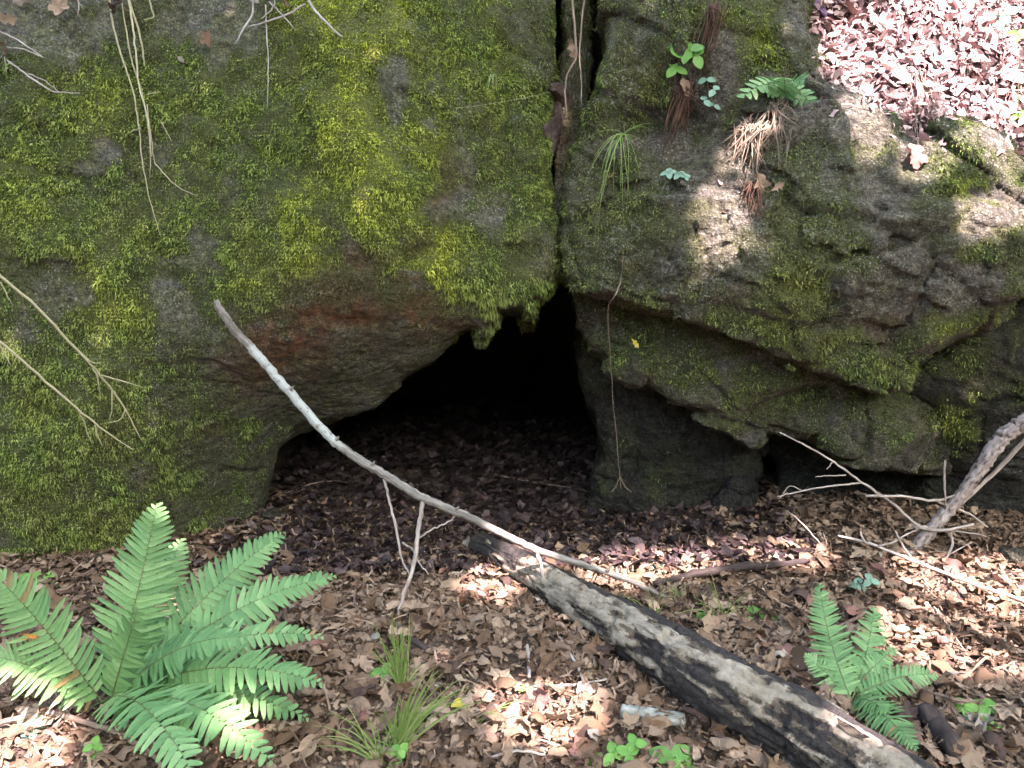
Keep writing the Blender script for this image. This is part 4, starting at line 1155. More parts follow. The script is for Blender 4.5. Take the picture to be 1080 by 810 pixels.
def frond(parent, P0, P2, arch, width, n, nrm, seed, stalk=.10, taper=.75, side_arch=0.0, wr=.6):
    rs = np.random.default_rng(seed)
    P0, P2 = np.asarray(P0, float), np.asarray(P2, float)
    Lg = np.linalg.norm(P2 - P0)
    nrm = unit(nrm)
    sd_ = unit(np.cross(P2 - P0, nrm))
    P1 = (P0 + P2) / 2 + np.asarray(arch, float) * Lg + sd_ * side_arch * Lg
    bz = lambda t: (1 - t) ** 2 * P0 + 2 * t * (1 - t) * P1 + t * t * P2
    dz = lambda t: unit(2 * (1 - t) * (P1 - P0) + 2 * t * (P2 - P1))
    mb = MB(); tone = rs.uniform(.3, .7)
    n = int(n * 1.15); sp = Lg * (1 - stalk) / n
    for i in range(n + 1):
        t = stalk + (1 - stalk) * (i / n)
        u = i / n
        prof = min(1.0, .62 + 1.3 * u) * (1 - u ** 2.2) ** taper
        L = width * .52 * prof * rs.uniform(.88, 1.06)
        if L < .003: continue
        T = dz(t); N = unit(nrm - T * nrm.dot(T)); S_ = np.cross(T, N)
        for sg in (-1, 1):
            P = bz(min(1, t + sg * .25 * sp / Lg))
            fw = .22 + .45 * u + rs.normal(0, .05)
            d = unit(S_ * sg + T * fw + N * (rs.normal(.05, .11) + .10 * math.sin(i * .9 + seed)))
            if rs.random() < .012: continue
            if rs.random() < .03: L *= rs.uniform(.5, .8)
            W = min(sp * 1.0, L * wr + .002) * (1 - .22 * u) * rs.uniform(.9, 1.08)
            pinna(P, d, unit(np.cross(np.cross(d, N), d) * -1) if False else unit(N - d * N.dot(d)), L, W, mb, (0.0 if rs.random() < .012 else np.clip(tone + .12 * math.sin(i * .35 + seed) + rs.normal(0, .13), .08, 1)), rs, rs.uniform(-.45, .02))
    fr = mb.build("frond", M['fern'], parent, True)
    st = MB(); tube(st, [bz(t) - nrm * .001 for t in np.linspace(0, .98, 8)], [.0024, .0022, .002, .0017, .0014, .0011, .0009, .0006], 5, 2)
    s_o = st.build("stalk", M['fernstem'], None, True)
    a = np.zeros(len(s_o.data.vertices)); add_attr(s_o, 'rnd', a + .5)
    s_o.parent = fr
    return fr

def fern(name, label, crown_px, fronds, seed):
    c = ground(*crown_px, .02)
    root = thing(name, label, "fern", tuple(c))
    for i, (tx_, ty_, Y, arch_up, width, n, tilt, sa) in enumerate(fronds):
        tip = at(tx_, ty_, Y)
        base = c + RNG.normal(0, .012, 3) * (1, 1, .3)
        view = unit(CAM - (base + tip) / 2)
        nrm = unit(view * (1 - tilt) + np.array((0, 0, 1.0)) * tilt)
        frond(root, base, tip, np.array((0, 0, 1.0)) * arch_up, width, n, nrm, seed + i, side_arch=sa)
    return root

fern("fern", "large green fern with many arching fronds at the lower left", (112, 745), [
    (166, 529, 2.30, .06, .250, 26, .25, .03), (192, 566, 2.42, .08, .200, 22, .30, .05), (302, 559, 2.45, .15, .215, 27, .35, .03), (357, 606, 2.35, .20, .200, 28, .45, .02),
    (262, 672, 1.98, .22, .170, 24, .50, 0), (345, 672, 2.15, .26, .170, 26, .55, 0), (344, 722, 1.98, .26, .210, 26, .50, .02), (292, 808, 1.72, .30, .230, 24, .60, .02),
    (-8, 604, 1.98, .22, .210, 24, .40, -.06), (146, 640, 1.95, .10, .150, 18, .35, .03), (215, 835, 1.62, .28, .210, 22, .60, 0), (-40, 690, 1.90, .25, .19, 22, .55, -.05), (330, 760, 2.0, .25, .18, 24, .6, 0)], 500)
fern("fern", "small upright fern growing between the log and the sunlit leaves at right", (898, 738), [
    (864, 614, 2.42, .03, .150, 28, .20, -.08), (922, 638, 2.48, .04, .140, 25, .28, .05), (990, 712, 2.14, .22, .120, 18, .50, 0), (968, 792, 1.84, .20, .140, 24, .50, .05), (945, 682, 2.30, .10, .10, 18, .35, .03), (936, 752, 1.98, .22, .12, 18, .5, .02), (848, 690, 2.25, .12, .10, 16, .35, -.05)], 560)

def rock_plant(name, label, px, py, tips, width, n, seed, lift=.02, cat="fern", mat=None):
    p, nr = hit(px, py, lift)
    root = thing(name, label, cat, tuple(p))
    for i, (tx_, ty_, dY, up, w_) in enumerate(tips):
        tip = at(tx_, ty_, p[1] + dY)
        frond(root, p, tip, np.array((0, 0, 1.0)) * up, w_, n, unit(unit(CAM - p) * .6 + np.array((0, 0, .5))), seed + i, stalk=.05, taper=.5, wr=1.3)
    return root
rock_plant("rock_fern", "small bright fern hanging from the ledge of the right boulder", 828, 98, [(781, 106, -.10, .40, .12), (826, 82, -.16, .2, .14), (864, 122, -.08, .40, .12), (850, 84, -.10, .3, .11)], .08, 7, 590, .03)

# ------------------------------------------------------------------ seedlings, rosettes
def leaflet(mb, P, d, nrm, L, W, rn, cup=.1):
    s = unit(np.cross(nrm, d)); vv = []
    prof = [(0, .1), (.15, .7), (.4, 1), (.65, .85), (.85, .5), (1, .05)]
    for t, w in prof:
        for q in (-1, 0, 1):
            vv.append(P + d * L * t + s * q * w * W * .5 + nrm * (cup * W * abs(q) - .25 * L * t * t))
    mb.add(vv, [(i * 3 + j, i * 3 + j + 1, i * 3 + j + 4, i * 3 + j + 3) for i in range(5) for j in range(2)], rnd=rn)

def seedling(name, label, p, spots, mat, leafs, stemh=.05, group=None, nrm=None, cat="seedling"):
    """spots: pixel offsets of the leaves from the stem foot"""
    p = np.asarray(p, float); root = thing(name, label, cat, tuple(p), group)
    sc = np.linalg.norm(p - CAM) / FPX
    for k, (dx, dy, size) in enumerate(spots):
        q = p + np.array((dx * sc, -.01 - .01 * (k % 3), -dy * sc))
        mb = MB(); tube(mb, [p, (p + q) / 2 + np.array((0, 0, .01)), q], [.0018, .0015, .001], 5, 3)
        st = mb.build("stem", M['fernstem'], root); add_attr(st, 'rnd', np.full(len(st.data.vertices), .6))
        view = unit(CAM - q); n_ = unit(view * .7 + np.array((0, 0, .7)) + RNG.normal(0, .15, 3))
        for l in range(leafs):
            a = 2 * math.pi * l / leafs + RNG.uniform(-.3, .3) + k
            e1 = unit(np.cross(n_, (0.2, 1, .1))); e2 = np.cross(n_, e1)
            d = e1 * math.cos(a) + e2 * math.sin(a)
            mb = MB(); leaflet(mb, q, d, n_, size * sc, size * sc * .75, RNG.uniform(.2, .9)); mb.build("leaf", M[mat], root)
    return root

SG = "green seedlings on the forest floor"
G0 = lambda a, b: ground(a, b, .005)
seedling("seedling", "bright green seedling at the bottom edge left of the log, with many small leaves", G0(648, 802), [(-20, 0, 16), (-2, -12, 14), (12, -14, 14), (18, -20, 12), (-14, 8, 14), (8, 2, 12)], 'seedling', 3, group=SG)
seedling("seedling", "bright green broad leaved seedling cut by the bottom edge beside the log", G0(712, 806), [(-4, -8, 22), (10, 0, 20)], 'seedling', 3, group=SG)
seedling("seedling", "clover like green seedling right of the black rotten wood, upper one", G0(1026, 748), [(-10, -4, 13), (8, -6, 13)], 'seedling', 4, group=SG)
seedling("seedling", "clover like green seedling right of the black rotten wood, lower one", G0(1034, 768), [(0, -4, 14)], 'seedling', 4, group=SG)
seedling("seedling", "small pale blue green seedling by the tip of the small fern", G0(908, 622), [(-4, -6, 11), (6, -12, 9)], 'bluegreen', 3, group=SG)
seedling("seedling", "low green seedling in the leaves behind the log", G0(800, 648), [(0, -4, 12), (-14, 2, 10), (12, 2, 9)], 'seedling', 3, group=SG)
seedling("seedling", "tiny green seedling just left of the small upright fern", G0(806, 650), [(2, 0, 9)], 'seedling', 3, group=SG)
seedling("seedling", "low leafy sprig behind the log beside the grass", G0(735, 652), [(0, -2, 9), (8, -5, 8)], 'seedling', 3, group=SG)
seedling("seedling", "yellow green leaf sprout in front of the big fern", G0(48, 716), [(0, -4, 20)], 'seedling', 4, group=SG)
seedling("seedling", "blue green jagged leaf near the curved tan stick at lower left", G0(36, 768), [(0, -4, 17)], 'bluegreen', 3, group=SG)
seedling("seedling", "small fresh green sprig at the bottom left below the tan stick", G0(102, 798), [(0, -6, 10), (2, -16, 9), (-2, 2, 9)], 'seedling', 3, group=SG)
seedling("seedling", "dull green seedling beside the left boulder behind the fern", G0(42, 614), [(-6, -4, 12), (10, -2, 12), (22, 6, 10)], 'seedling', 3, group=SG)
seedling("seedling", "green seedling beside the upright grass tuft", G0(405, 715), [(0, -6, 16), (6, 12, 14)], 'seedling', 3, group=SG)
seedling("seedling", "single green heart shaped leaf left of the sunlit leaves", G0(556, 728), [(0, -4, 12)], 'seedling', 2, group=SG)
seedling("seedling", "pale blue green leaf lying on the sunlit patch at right", G0(955, 664), [(0, -2, 14)], 'bluegreen', 2, group=SG)
seedling("seedling", "feathery green seedling at the bottom centre edge", G0(420, 802), [(0, -10, 11), (-2, 0, 12), (4, -20, 9), (0, 8, 11)], 'seedling', 3, group=SG)
seedling("seedling", "small green leaf lying in the sunlit strip behind the log", G0(690, 600), [(0, -3, 16)], 'bluegreen', 2, group=SG)
RP = "small plants rooted on the right boulder"
def on_rock(a, b, o=.02): return hit(a, b, o)[0]
seedling("rock_plant", "green seedling with round leaves high on the right boulder", on_rock(722, 84), [(-14, -30, 15), (2, -26, 15), (8, -20, 14), (-10, -10, 13)], 'seedling', 3, group=RP, cat="plant")
seedling("rock_plant", "tiny round leaved plant right of the green seedling on the boulder", on_rock(748, 105), [(-4, -18, 9), (3, -8, 9), (-6, 2, 9), (4, 6, 8)], 'bluegreen', 2, group=RP, cat="plant")
seedling("rock_plant", "pale blue green rosette low on the right boulder", on_rock(711, 182), [(-6, 0, 9), (4, 2, 8), (10, 4, 6)], 'bluegreen', 4, group=RP, cat="plant")
seedling("rock_plant", "pale green sprig among the sunlit leaves on the bank", on_rock(1050, 22), [(-8, 0, 12), (6, -4, 12), (0, 8, 10)], 'bluegreen', 3, group=RP, cat="plant")
seedling("rock_plant", "small green sprig at the right edge of the sunlit bank", on_rock(1074, 122), [(0, 0, 9), (-12, -65, 9)], 'seedling', 3, group=RP, cat="plant")

# ------------------------------------------------------------------ grass tufts and hanging stalks
def blades(mb, P, tips, w, rs, sag=.25):
    for tip in tips:
        tip = np.asarray(tip, float); L = np.linalg.norm(tip - P)
        mid = (P + tip) / 2 + np.array((0, 0, sag * L)) + rs.normal(0, .05 * L, 3)
        pts = [(1 - t) ** 2 * P + 2 * t * (1 - t) * mid + t * t * tip for t in np.linspace(0, 1, 8)]
        vv = []
        s = unit(np.cross(tip - P, CAM - P)); ww = w * rs.uniform(.7, 1.2)
        for i, p in enumerate(pts):
            k = ww * (1 - (i / 7) ** 1.5) * .5 + .0002
            vv += [p - s * k, p + s * k]
        mb.add(vv, [(2 * i, 2 * i + 1, 2 * i + 3, 2 * i + 2) for i in range(7)], rnd=np.clip(rs.normal(.5, .22), 0, 1))

def tuft(label, px, py, targets, n, w=.004, seed=0, spread=14, sag=.15, ground_=True, mat='grass', group="grass tufts", dY=.0):
    rs = np.random.default_rng(seed)
    p = ground(px, py, .0) if ground_ else hit(px, py, .012)[0]
    tips = []
    for i in range(n):
        a, b = targets[i % len(targets)]
        tips.append(at(a + rs.normal(0, spread), b + rs.normal(0, spread), p[1] + rs.uniform(-.12, .05) + dY))
    mb = MB()
    for t in tips: blades(mb, p + rs.normal(0, .008, 3) * (1, 1, .1), [t], w, rs, sag)
    o = mb.build("grass_tuft", M[mat], None, True, tuple(p)); tag(o, label, "grass", group)
    return o
tuft("upright green grass tuft beneath the broken end of the dead branch", 424, 728, [(424, 650), (415, 668), (430, 660), (392, 690), (448, 690), (426, 650), (410, 680)], 36, .0048, 1, 9)
tuft("yellow green grass tuft leaning right in the bottom centre", 420, 796, [(470, 714), (455, 740), (484, 722), (440, 730), (400, 760), (500, 735), (425, 745)], 44, .0046, 2, 12, .3)
tuft("long arching grass blades along the bottom edge left of centre", 400, 806, [(345, 758), (352, 775), (372, 770), (330, 790), (430, 760), (390, 750)], 20, .004, 3, 8, .3)
tuft("thin grass tuft growing behind the log", 690, 658, [(660, 628), (672, 640), (700, 640), (690, 622), (655, 648)], 14, .003, 4, 8, .3)
tuft("grass sprouting between the log and the fern", 762, 652, [(735, 640), (740, 596), (770, 632), (790, 640), (720, 650), (800, 635)], 14, .003, 5, 8, .3)
tuft("short grass blades at the foot of the log bark", 718, 632, [(700, 610), (730, 618), (690, 625)], 8, .003, 6, 6, .3)
tuft("few grass blades right of the tangled twigs by the log end", 500, 764, [(540, 752), (560, 748), (470, 742)], 6, .003, 7, 8, .3)
tuft("hanging grass tuft with drooping blades on the right boulder", 656, 142, [(630, 205), (640, 220), (648, 165), (668, 205), (680, 145), (622, 165), (655, 220), (626, 250), (690, 140)], 26, .0028, 8, 8, .35, False, dY=-.06)
tuft("tiny hanging grass tuft on the left boulder near the crevice", 521, 78, [(515, 100), (525, 104), (519, 96)], 8, .0025, 9, 3, .2, False, dY=-.04)

def strand(name, label, pts, radii, mat='straw', group=None, cat="stalk", subs=(), off=.03, seed=0):
    """a stalk or root that hangs a little in front of the rock; points are pixels, or pixels plus a depth"""
    def w(p): return at(*p) if len(p) == 3 else hit(p[0], p[1], off)[0]
    P = [w(p) for p in pts]
    root = thing(name, label, cat, tuple(P[0]), group)
    mb = MB(); tube(mb, P, radii, 6, 5, .001, 0, seed); o = mb.build("stem", M[mat], root); add_attr(o, 'rnd', np.full(len(o.data.vertices), .5 + .1 * (seed % 4)))
    for k, (sp, sr) in enumerate(subs):
        mb = MB(); tube(mb, [w(p) for p in sp], sr, 5, 5, .001, 0, seed + k); o = mb.build("rootlet" if 'root' in name else "side_stalk", M[mat], root); add_attr(o, 'rnd', np.full(len(o.data.vertices), .4 + .1 * (k % 5)))
    return root

strand("grass_stalk", "upper pale dry grass stalk hanging over the left boulder", [(-30, 270, 2.72), (0, 291, 2.74), (40, 325, 2.76), (80, 368, 2.79), (105, 395, 2.82), (130, 428, 2.86), (149, 464, 2.88)], [.005, .005, .0048, .0045, .004, .003, .0015], subs=[
    ([(84, 371, 2.8), (95, 381, 2.8), (106, 384, 2.79)], [.003, .0025, .001]), ([(98, 388, 2.81), (104, 402, 2.81), (106, 424, 2.82)], [.003, .0025, .001]), ([(106, 396, 2.82), (130, 402, 2.82), (151, 409, 2.83)], [.003, .0025, .001]),
    ([(118, 412, 2.84), (118, 430, 2.84), (115, 445, 2.84)], [.0025, .002, .001]), ([(132, 432, 2.86), (126, 443, 2.86), (114, 446, 2.85)], [.0025, .002, .001]), ([(0, 297, 2.74), (6, 308, 2.74), (14, 323, 2.74)], [.003, .003, .001])], seed=1)
strand("grass_stalk", "lower pale dry grass stalk hanging over the left boulder", [(-30, 338, 2.7), (0, 360, 2.72), (40, 395, 2.75), (80, 430, 2.78), (110, 454, 2.81), (141, 475, 2.84)], [.005, .0048, .0045, .004, .003, .0015], subs=[
    ([(83, 432, 2.79), (92, 455, 2.79), (97, 468, 2.79)], [.0025, .002, .001]), ([(0, 364, 2.72), (6, 375, 2.72), (11, 386, 2.72)], [.004, .003, .001]), ([(100, 448, 2.8), (104, 462, 2.8), (108, 470, 2.8)], [.0025, .002, .001])], seed=2)
strand("hanging_roots", "pale bunch of thin roots hanging down the mossy left boulder", [(132, -20), (138, 15), (142, 45), (147, 90), (155, 120), (160, 165)], [.0045, .0045, .004, .0035, .003, .002], 'straw', cat="roots", subs=[
    ([(130, -20), (148, 40), (152, 70)], [.005, .004, .003]), ([(114, -10), (120, 30), (130, 65), (140, 95), (146, 130), (150, 170), (158, 210), (170, 250)], [.004, .004, .0035, .003, .003, .0025, .002, .001]),
    ([(126, -10), (138, 60), (150, 100), (158, 150), (158, 188)], [.003, .003, .003, .002, .001]), ([(155, 110), (160, 150), (164, 175)], [.002, .002, .001]), ([(163, 172), (185, 195), (208, 207)], [.002, .0018, .001]),
    ([(149, 136), (140, 138), (134, 141)], [.0025, .002, .001]), ([(154, 100), (164, 98), (170, 97)], [.002, .002, .001]), ([(170, 128), (176, 140), (181, 149)], [.002, .002, .001])], seed=3, off=.035)
strand("hanging_roots", "short root dangling from the top of the left boulder", [(155, -15), (160, 10), (162, 18), (152, 21)], [.003, .003, .0025, .002], 'straw', cat="roots", seed=4)
strand("overhanging_twig", "pale bare twig drooping in from the top above the left boulder", [(318, -15), (330, 8), (345, 25), (361, 39)], [.005, .005, .0045, .003], 'twig', cat="twig", seed=5, off=.08)
strand("overhanging_twig", "small forked twig clump hanging at the top edge of the left boulder", [(322, 4), (305, 14), (285, 22), (262, 28)], [.003, .004, .004, .002], 'twig', cat="twig", off=.07, seed=6, subs=[
    ([(266, -10), (266, 15), (256, 32), (248, 46)], [.004, .004, .004, .002]), ([(280, 5), (281, 30), (283, 70), (282, 112)], [.003, .0025, .002, .001]), ([(284, 2), (300, 18), (312, 32)], [.003, .0025, .001]), ([(292, -8), (288, 8), (276, 20)], [.003, .003, .002])])
strand("hanging_twigs", "tangle of dry twigs poking from the leaves in the top left corner", [(-10, 28), (18, 42), (45, 60)], [.003, .003, .002], 'twig', cat="twigs", off=.06, seed=7, subs=[
    ([(5, 50), (25, 52), (46, 61)], [.003, .0025, .0015]), ([(8, 64), (30, 80), (48, 92), (58, 97), (84, 98)], [.0035, .0035, .003, .0025, .001]), ([(30, 78), (48, 86), (62, 97)], [.0025, .002, .001]), ([(80, -10), (83, 5), (82, 17)], [.003, .0025, .001]), ([(83, 3), (88, 9)], [.002, .001]), ([(5, 60), (7, 76)], [.002, .001])])
strand("crevice_roots", "pair of brown roots hanging in the crevice between the boulders", [(602, -20, 3.5), (605, 15, 3.48), (607, 45, 3.46), (607, 62, 3.44), (598, 80, 3.42), (596, 100, 3.40), (598, 124, 3.36)], [.005, .005, .005, .0045, .004, .0035, .002], 'root', cat="roots", seed=8, subs=[
    ([(618, -20, 3.5), (613, 30, 3.47), (611, 60, 3.44), (613, 85, 3.4), (613, 110, 3.38)], [.004, .004, .0035, .003, .002])])
strand("hanging_vine", "long thin vine trailing from the right boulder to the cave floor", [(658, 130), (659, 200), (657, 270), (655, 292), (650, 310, 3.04), (643, 320, 3.1), (641, 335, 3.2), (643, 365, 3.3), (645, 400, 3.36), (647, 430, 3.38), (650, 458, 3.4), (652, 485, 3.4), (655, 515, 3.42)], [.0014, .0014, .0014, .0016, .0024, .0024, .0022, .002, .0014, .0012, .0018, .0018, .0014], 'root', cat="vine", seed=9, off=.025, subs=[
    ([(654, 503, 3.42), (650, 512, 3.42), (645, 519, 3.42)], [.0025, .0025, .002]), ([(654, 503, 3.42), (660, 514, 3.42), (666, 519, 3.42)], [.0025, .0025, .002])])
strand("spider_thread", "faint spider thread stretched across the crevice at top", [(478, 114), (500, 112), (545, 105, 3.1), (580, 97)], [.0006, .0006, .0006, .0006], 'straw', cat="thread", seed=10, off=.05)
def root_mat(label, px, py, ends, mat, n, seed, spread=5):
    rs = np.random.default_rng(seed)
    p, nn = hit(px, py, .03)
    root = thing("root_mat", label, "roots", tuple(p), "root mats hanging from the right boulder")
    mb = MB()
    for i in range(n):
        a, b = ends[i % len(ends)]
        a += rs.normal(0, spread); b += rs.normal(0, spread * 1.5)
        q = hit(a, b, .015)[0]
        s = hit(px + rs.normal(0, spread * 1.2), py + rs.normal(0, 4), .03)[0]
        tube(mb, [s, (s + q) / 2 + rs.normal(0, .008, 3) + (0, -.015, 0), q], [.0024, .002, .0008], 4, 3)
    mb.build("fibres", M[mat], root)
    return root
root_mat("dark red brown root mat hanging below the green seedling on the boulder", 722, 92, [(712, 125), (720, 140), (706, 145), (726, 120), (702, 150), (716, 110)], 'rootdark', 60, 1, 6)
root_mat("tan fibrous root mat beneath the small rock fern", 824, 110, [(806, 140), (812, 150), (820, 150), (830, 140), (845, 125), (800, 132), (826, 185), (815, 130)], 'root', 60, 2, 6)
root_mat("brown roots trailing down a groove at the top of the right boulder", 752, 5, [(742, 50), (738, 70), (748, 40), (735, 82), (756, 30)], 'rootdark', 34, 3, 5)
root_mat("loose roots hanging from the notch in the sunlit bank", 968, 75, [(980, 110), (984, 130), (975, 150), (970, 100)], 'root', 8, 4, 4)
root_mat("pinkish dry root fluff on the boulder above the two tan leaves", 795, 130, [(775, 150), (785, 160), (770, 165), (795, 175), (765, 155), (800, 150)], 'root', 70, 5, 8)
root_mat("dark roots under the two tan leaves on the right boulder", 795, 190, [(790, 215), (795, 225), (786, 205)], 'rootdark', 24, 6, 5)

# ------------------------------------------------------------------ individual fallen leaves
TONES = {
    'tan': [(0, (.26, .185, .115)), (1, (.36, .27, .175))], 'brown': [(0, (.13, .084, .048)), (1, (.22, .145, .085))], 'dark brown': [(0, (.06, .04, .03)), (1, (.12, .08, .06))],
    'reddish': [(0, (.22, .12, .095)), (1, (.32, .18, .14))], 'pale grey': [(0, (.27, .25, .20)), (1, (.38, .355, .29))], 'yellow': [(0, (.52, .45, .06)), (1, (.6, .5, .1))],
    'orange': [(0, (.6, .27, .05)), (1, (.65, .33, .08))], 'pink': [(0, (.45, .2, .21)), (1, (.55, .3, .3))], 'purple': [(0, (.26, .17, .3)), (1, (.33, .22, .36))], 'green': [(0, (.12, .26, .08)), (1, (.17, .3, .1))]}
LM = {k: leafy("fallen_leaf_" + k.replace(' ', '_'), v, .6, .15, random_obj=True, noise_amt=.55) for k, v in TONES.items()}
LEAFMESH = {}
def leaf_obj(tone, kind, p, size, rot, var=0):
    key = (tone, kind, var)
    if key not in LEAFMESH:
        rs = np.random.default_rng(hash((kind, var)) % 1000 if False else (len(kind) * 31 + var * 7 + ord(kind[1])))
        tv, tf = leaf_template(kind, rs, True)
        if kind != 'narrow':   # leaf stalk
            x0 = tv[:, 0].min() if kind != 'maple' else tv[:, 0].min() * .6
            z0 = tv[np.argmin(tv[:, 0]), 2]; n0 = len(tv)
            st = np.array([(x0 + .03, -.012, z0), (x0 + .03, .012, z0), (x0 - .22, .008, z0 + .05), (x0 - .22, -.006, z0 + .05)])
            tv = np.concatenate([tv, st]); tf = tf + [(n0, n0 + 1, n0 + 2, n0 + 3)]
        me = mesh_np("fallen_leaf", tv, tf); me.polygons.foreach_set("use_smooth", np.ones(len(me.polygons), bool))
        me.materials.append(LM[tone]); LEAFMESH[key] = me
    o = bpy.data.objects.new("fallen_leaf", LEAFMESH[key]); COL.objects.link(o)
    o.location = p; o.rotation_euler = rot; o.scale = (size,) * 3
    return o

SHAPE = {'oval': 'oval', 'oak': 'lobed', 'maple': 'star shaped'}
def where(px, py):
    if px < 200 and py > 720: return "beneath the big fern by the curved tan stick"
    if px < 380 and py < 690: return "between the big fern and the left boulder"
    if px < 420: return "right of the big fern fronds near the bottom"
    if py < 585: return "at the threshold of the cave"
    lx = 505 + (py - 574) * 1.75
    if px < lx - 20:
        if py < 650: return "under the pale dead branch left of the log"
        if py < 730: return "between the grass tuft and the log"
        return "by the bottom edge left of the log"
    if px < 850: return "on the ground just behind the log"
    if py < 640: return "near the foot of the grey dead branch"
    if px < 960: return "around the small upright fern"
    return "in the right corner by the black rotten wood"

rs = np.random.default_rng(77)
cnt = 0
tries = 0
while cnt < 230 and tries < 4000:
    tries += 1
    px, py = rs.uniform(5, 1075), 560 + 250 * rs.random() ** .8
    if px < 330 and py > 600 and rs.random() < .8: continue
    p = ground(px, py, .03 + .012 * rs.random())
    if p[1] > 3.4 or in_log(p[None], .01)[0]: continue
    if BVH.find_nearest(Vector(p))[3] < .03: continue
    tone = rs.choice(['tan', 'brown', 'dark brown', 'reddish', 'pale grey'], p=[.30, .44, .10, .10, .06]); kind = rs.choice(['oval', 'oak', 'maple'], p=[.45, .38, .17])
    o = leaf_obj(tone, kind, p, rs.uniform(.06, .115), (rs.normal(0, .4), rs.normal(0, .4), rs.uniform(0, 6.28)), int(rs.integers(0, 6)))
    tag(o, f"{tone} {SHAPE[kind]} fallen leaf {where(px, py)}", "leaf", "fallen leaves on the forest floor")
    cnt += 1

def special(label, px, py, tone, kind, size, rot, off=.03, on_ground=False, var=0, group=None, Y=None):
    p = at(px, py, Y) if Y else (ground(px, py, .04) if on_ground else hit(px, py, off)[0])
    o = leaf_obj(tone, kind, p, size, rot, var); tag(o, label, "leaf", group)
    return o
special("bright yellow leaf lying flat right of the big fern", 224, 664, 'yellow', 'oval', .045, (.1, .1, .4), on_ground=True, var=2)
special("yellow green curled leaf beside the grass in the bottom centre", 486, 743, 'yellow', 'oval', .06, (.2, .1, .2), on_ground=True, var=3)
special("orange leaf resting on the big fern's left frond", 31, 672, 'orange', 'oval', .045, (.9, .1, .3), Y=2.0, var=1)
special("yellow leaf scrap hanging in front of the ledge slab", 670, 362, 'yellow', 'oak', .045, (1.4, .9, .2), Y=3.05, var=1)
special("left one of two tan leaves stuck below the rock fern", 802, 192, 'tan', 'maple', .085, (1.3, .3, .3), .04, var=2)
special("right one of two tan leaves stuck below the rock fern", 820, 197, 'tan', 'oak', .07, (1.4, -.4, .6), .04, var=1)
special("tan leaf tucked under the green seedling on the boulder", 723, 92, 'tan', 'oval', .075, (1.4, 1.2, .2), .045, var=4)
special("red leaf caught in the notch of the right boulder", 966, 166, 'reddish', 'maple', .10, (1.2, .2, .5), .04, var=3)
special("purple leaf at the top left edge of the sunlit bank", 866, 8, 'purple', 'maple', .10, (1.0, .3, .2), .05, var=1)
special("red leaf at the top of the sunlit bank beside the purple one", 898, 10, 'reddish', 'maple', .10, (.9, -.2, 1.2), .05, var=2)
special("dark pink leaf high on the sunlit bank at the top edge", 1005, 6, 'pink', 'oval', .08, (1.0, .9, .8), .05, var=3)
special("brown leaf stuck to the bare top of the left boulder", 218, 41, 'brown', 'maple', .07, (1.4, .2, 1.0), .03, var=4)
special("small pale leaf scrap stuck to the moss below the brown leaf", 192, 63, 'pale grey', 'oval', .035, (1.4, .5, .4), .02, var=2)
special("curled tan leaf caught on the roots in the crevice", 604, 52, 'tan', 'oak', .075, (1.4, 1.3, .1), Y=3.4, var=5)
for i, (a, b, tn, kd, s) in enumerate([(62, 6, 'tan', 'maple', .09), (5, 20, 'tan', 'oak', .10), (4, 50, 'brown', 'oval', .09), (25, -2, 'pale grey', 'oak', .09), (75, -4, 'brown', 'oval', .07), (122, 5, 'dark brown', 'maple', .08), (268, 0, 'pale grey', 'oval', .05), (300, 2, 'brown', 'oak', .07)]):
    special(f"{tn} {SHAPE[kd]} dry leaf at the boulder's top edge, " + ["fourth", "second", "first", "third", "fifth", "sixth", "seventh", "eighth"][i] + " from left", a, b, tn, kd, s, (1.2 + .2 * math.sin(i), .4 * math.cos(i * 2), i * 1.1), .06, var=i % 6, group="dry leaves along the boulder's top edge")

# small stones
def stone(label, px, py, r, seed, mat='rock_grey'):
    rs = np.random.default_rng(seed); p = ground(px, py, r * .35)
    import bmesh
    bm = bmesh.new(); bmesh.ops.create_icosphere(bm, subdivisions=4, radius=1)
    v = np.array([q.co[:] for q in bm.verts])
    d = 1 + .28 * fbm(v[:, 0], v[:, 1], v[:, 2], 1.1, 3, seed) + .10 * fbm(v[:, 0], v[:, 1], v[:, 2], 4, 3, seed + 3)
    v = v * d[:, None] * np.array((1.2, .9, .72)) * r
    for q, c in zip(bm.verts, v): q.co = c
    me = bpy.data.meshes.new("stone"); bm.to_mesh(me); bm.free()
    me.polygons.foreach_set("use_smooth", np.ones(len(me.polygons), bool)); me.materials.append(M[mat])
    o = bpy.data.objects.new("small_stone", me); COL.objects.link(o); o.location = p; o.rotation_euler = (0, 0, seed)
    for k in ('moss', 'hue', 'rust', 'pale'): add_attr(o, k, np.full(len(v), .15 if k in ('moss', 'pale') else 0))
    tag(o, label, "stone", "stones on the forest floor")
stone("grey stone at the left corner of the cave mouth", 287, 545, .055, 3)
stone("rounded brown stone beside the boulder foot behind the fern", 105, 592, .04, 4)
stone("flat grey stone among leaves at the far right edge", 1072, 590, .06, 5)
stone("dim flat stone on the cave floor deep in the shade", 490, 436, .10, 7, 'rock_shaded')

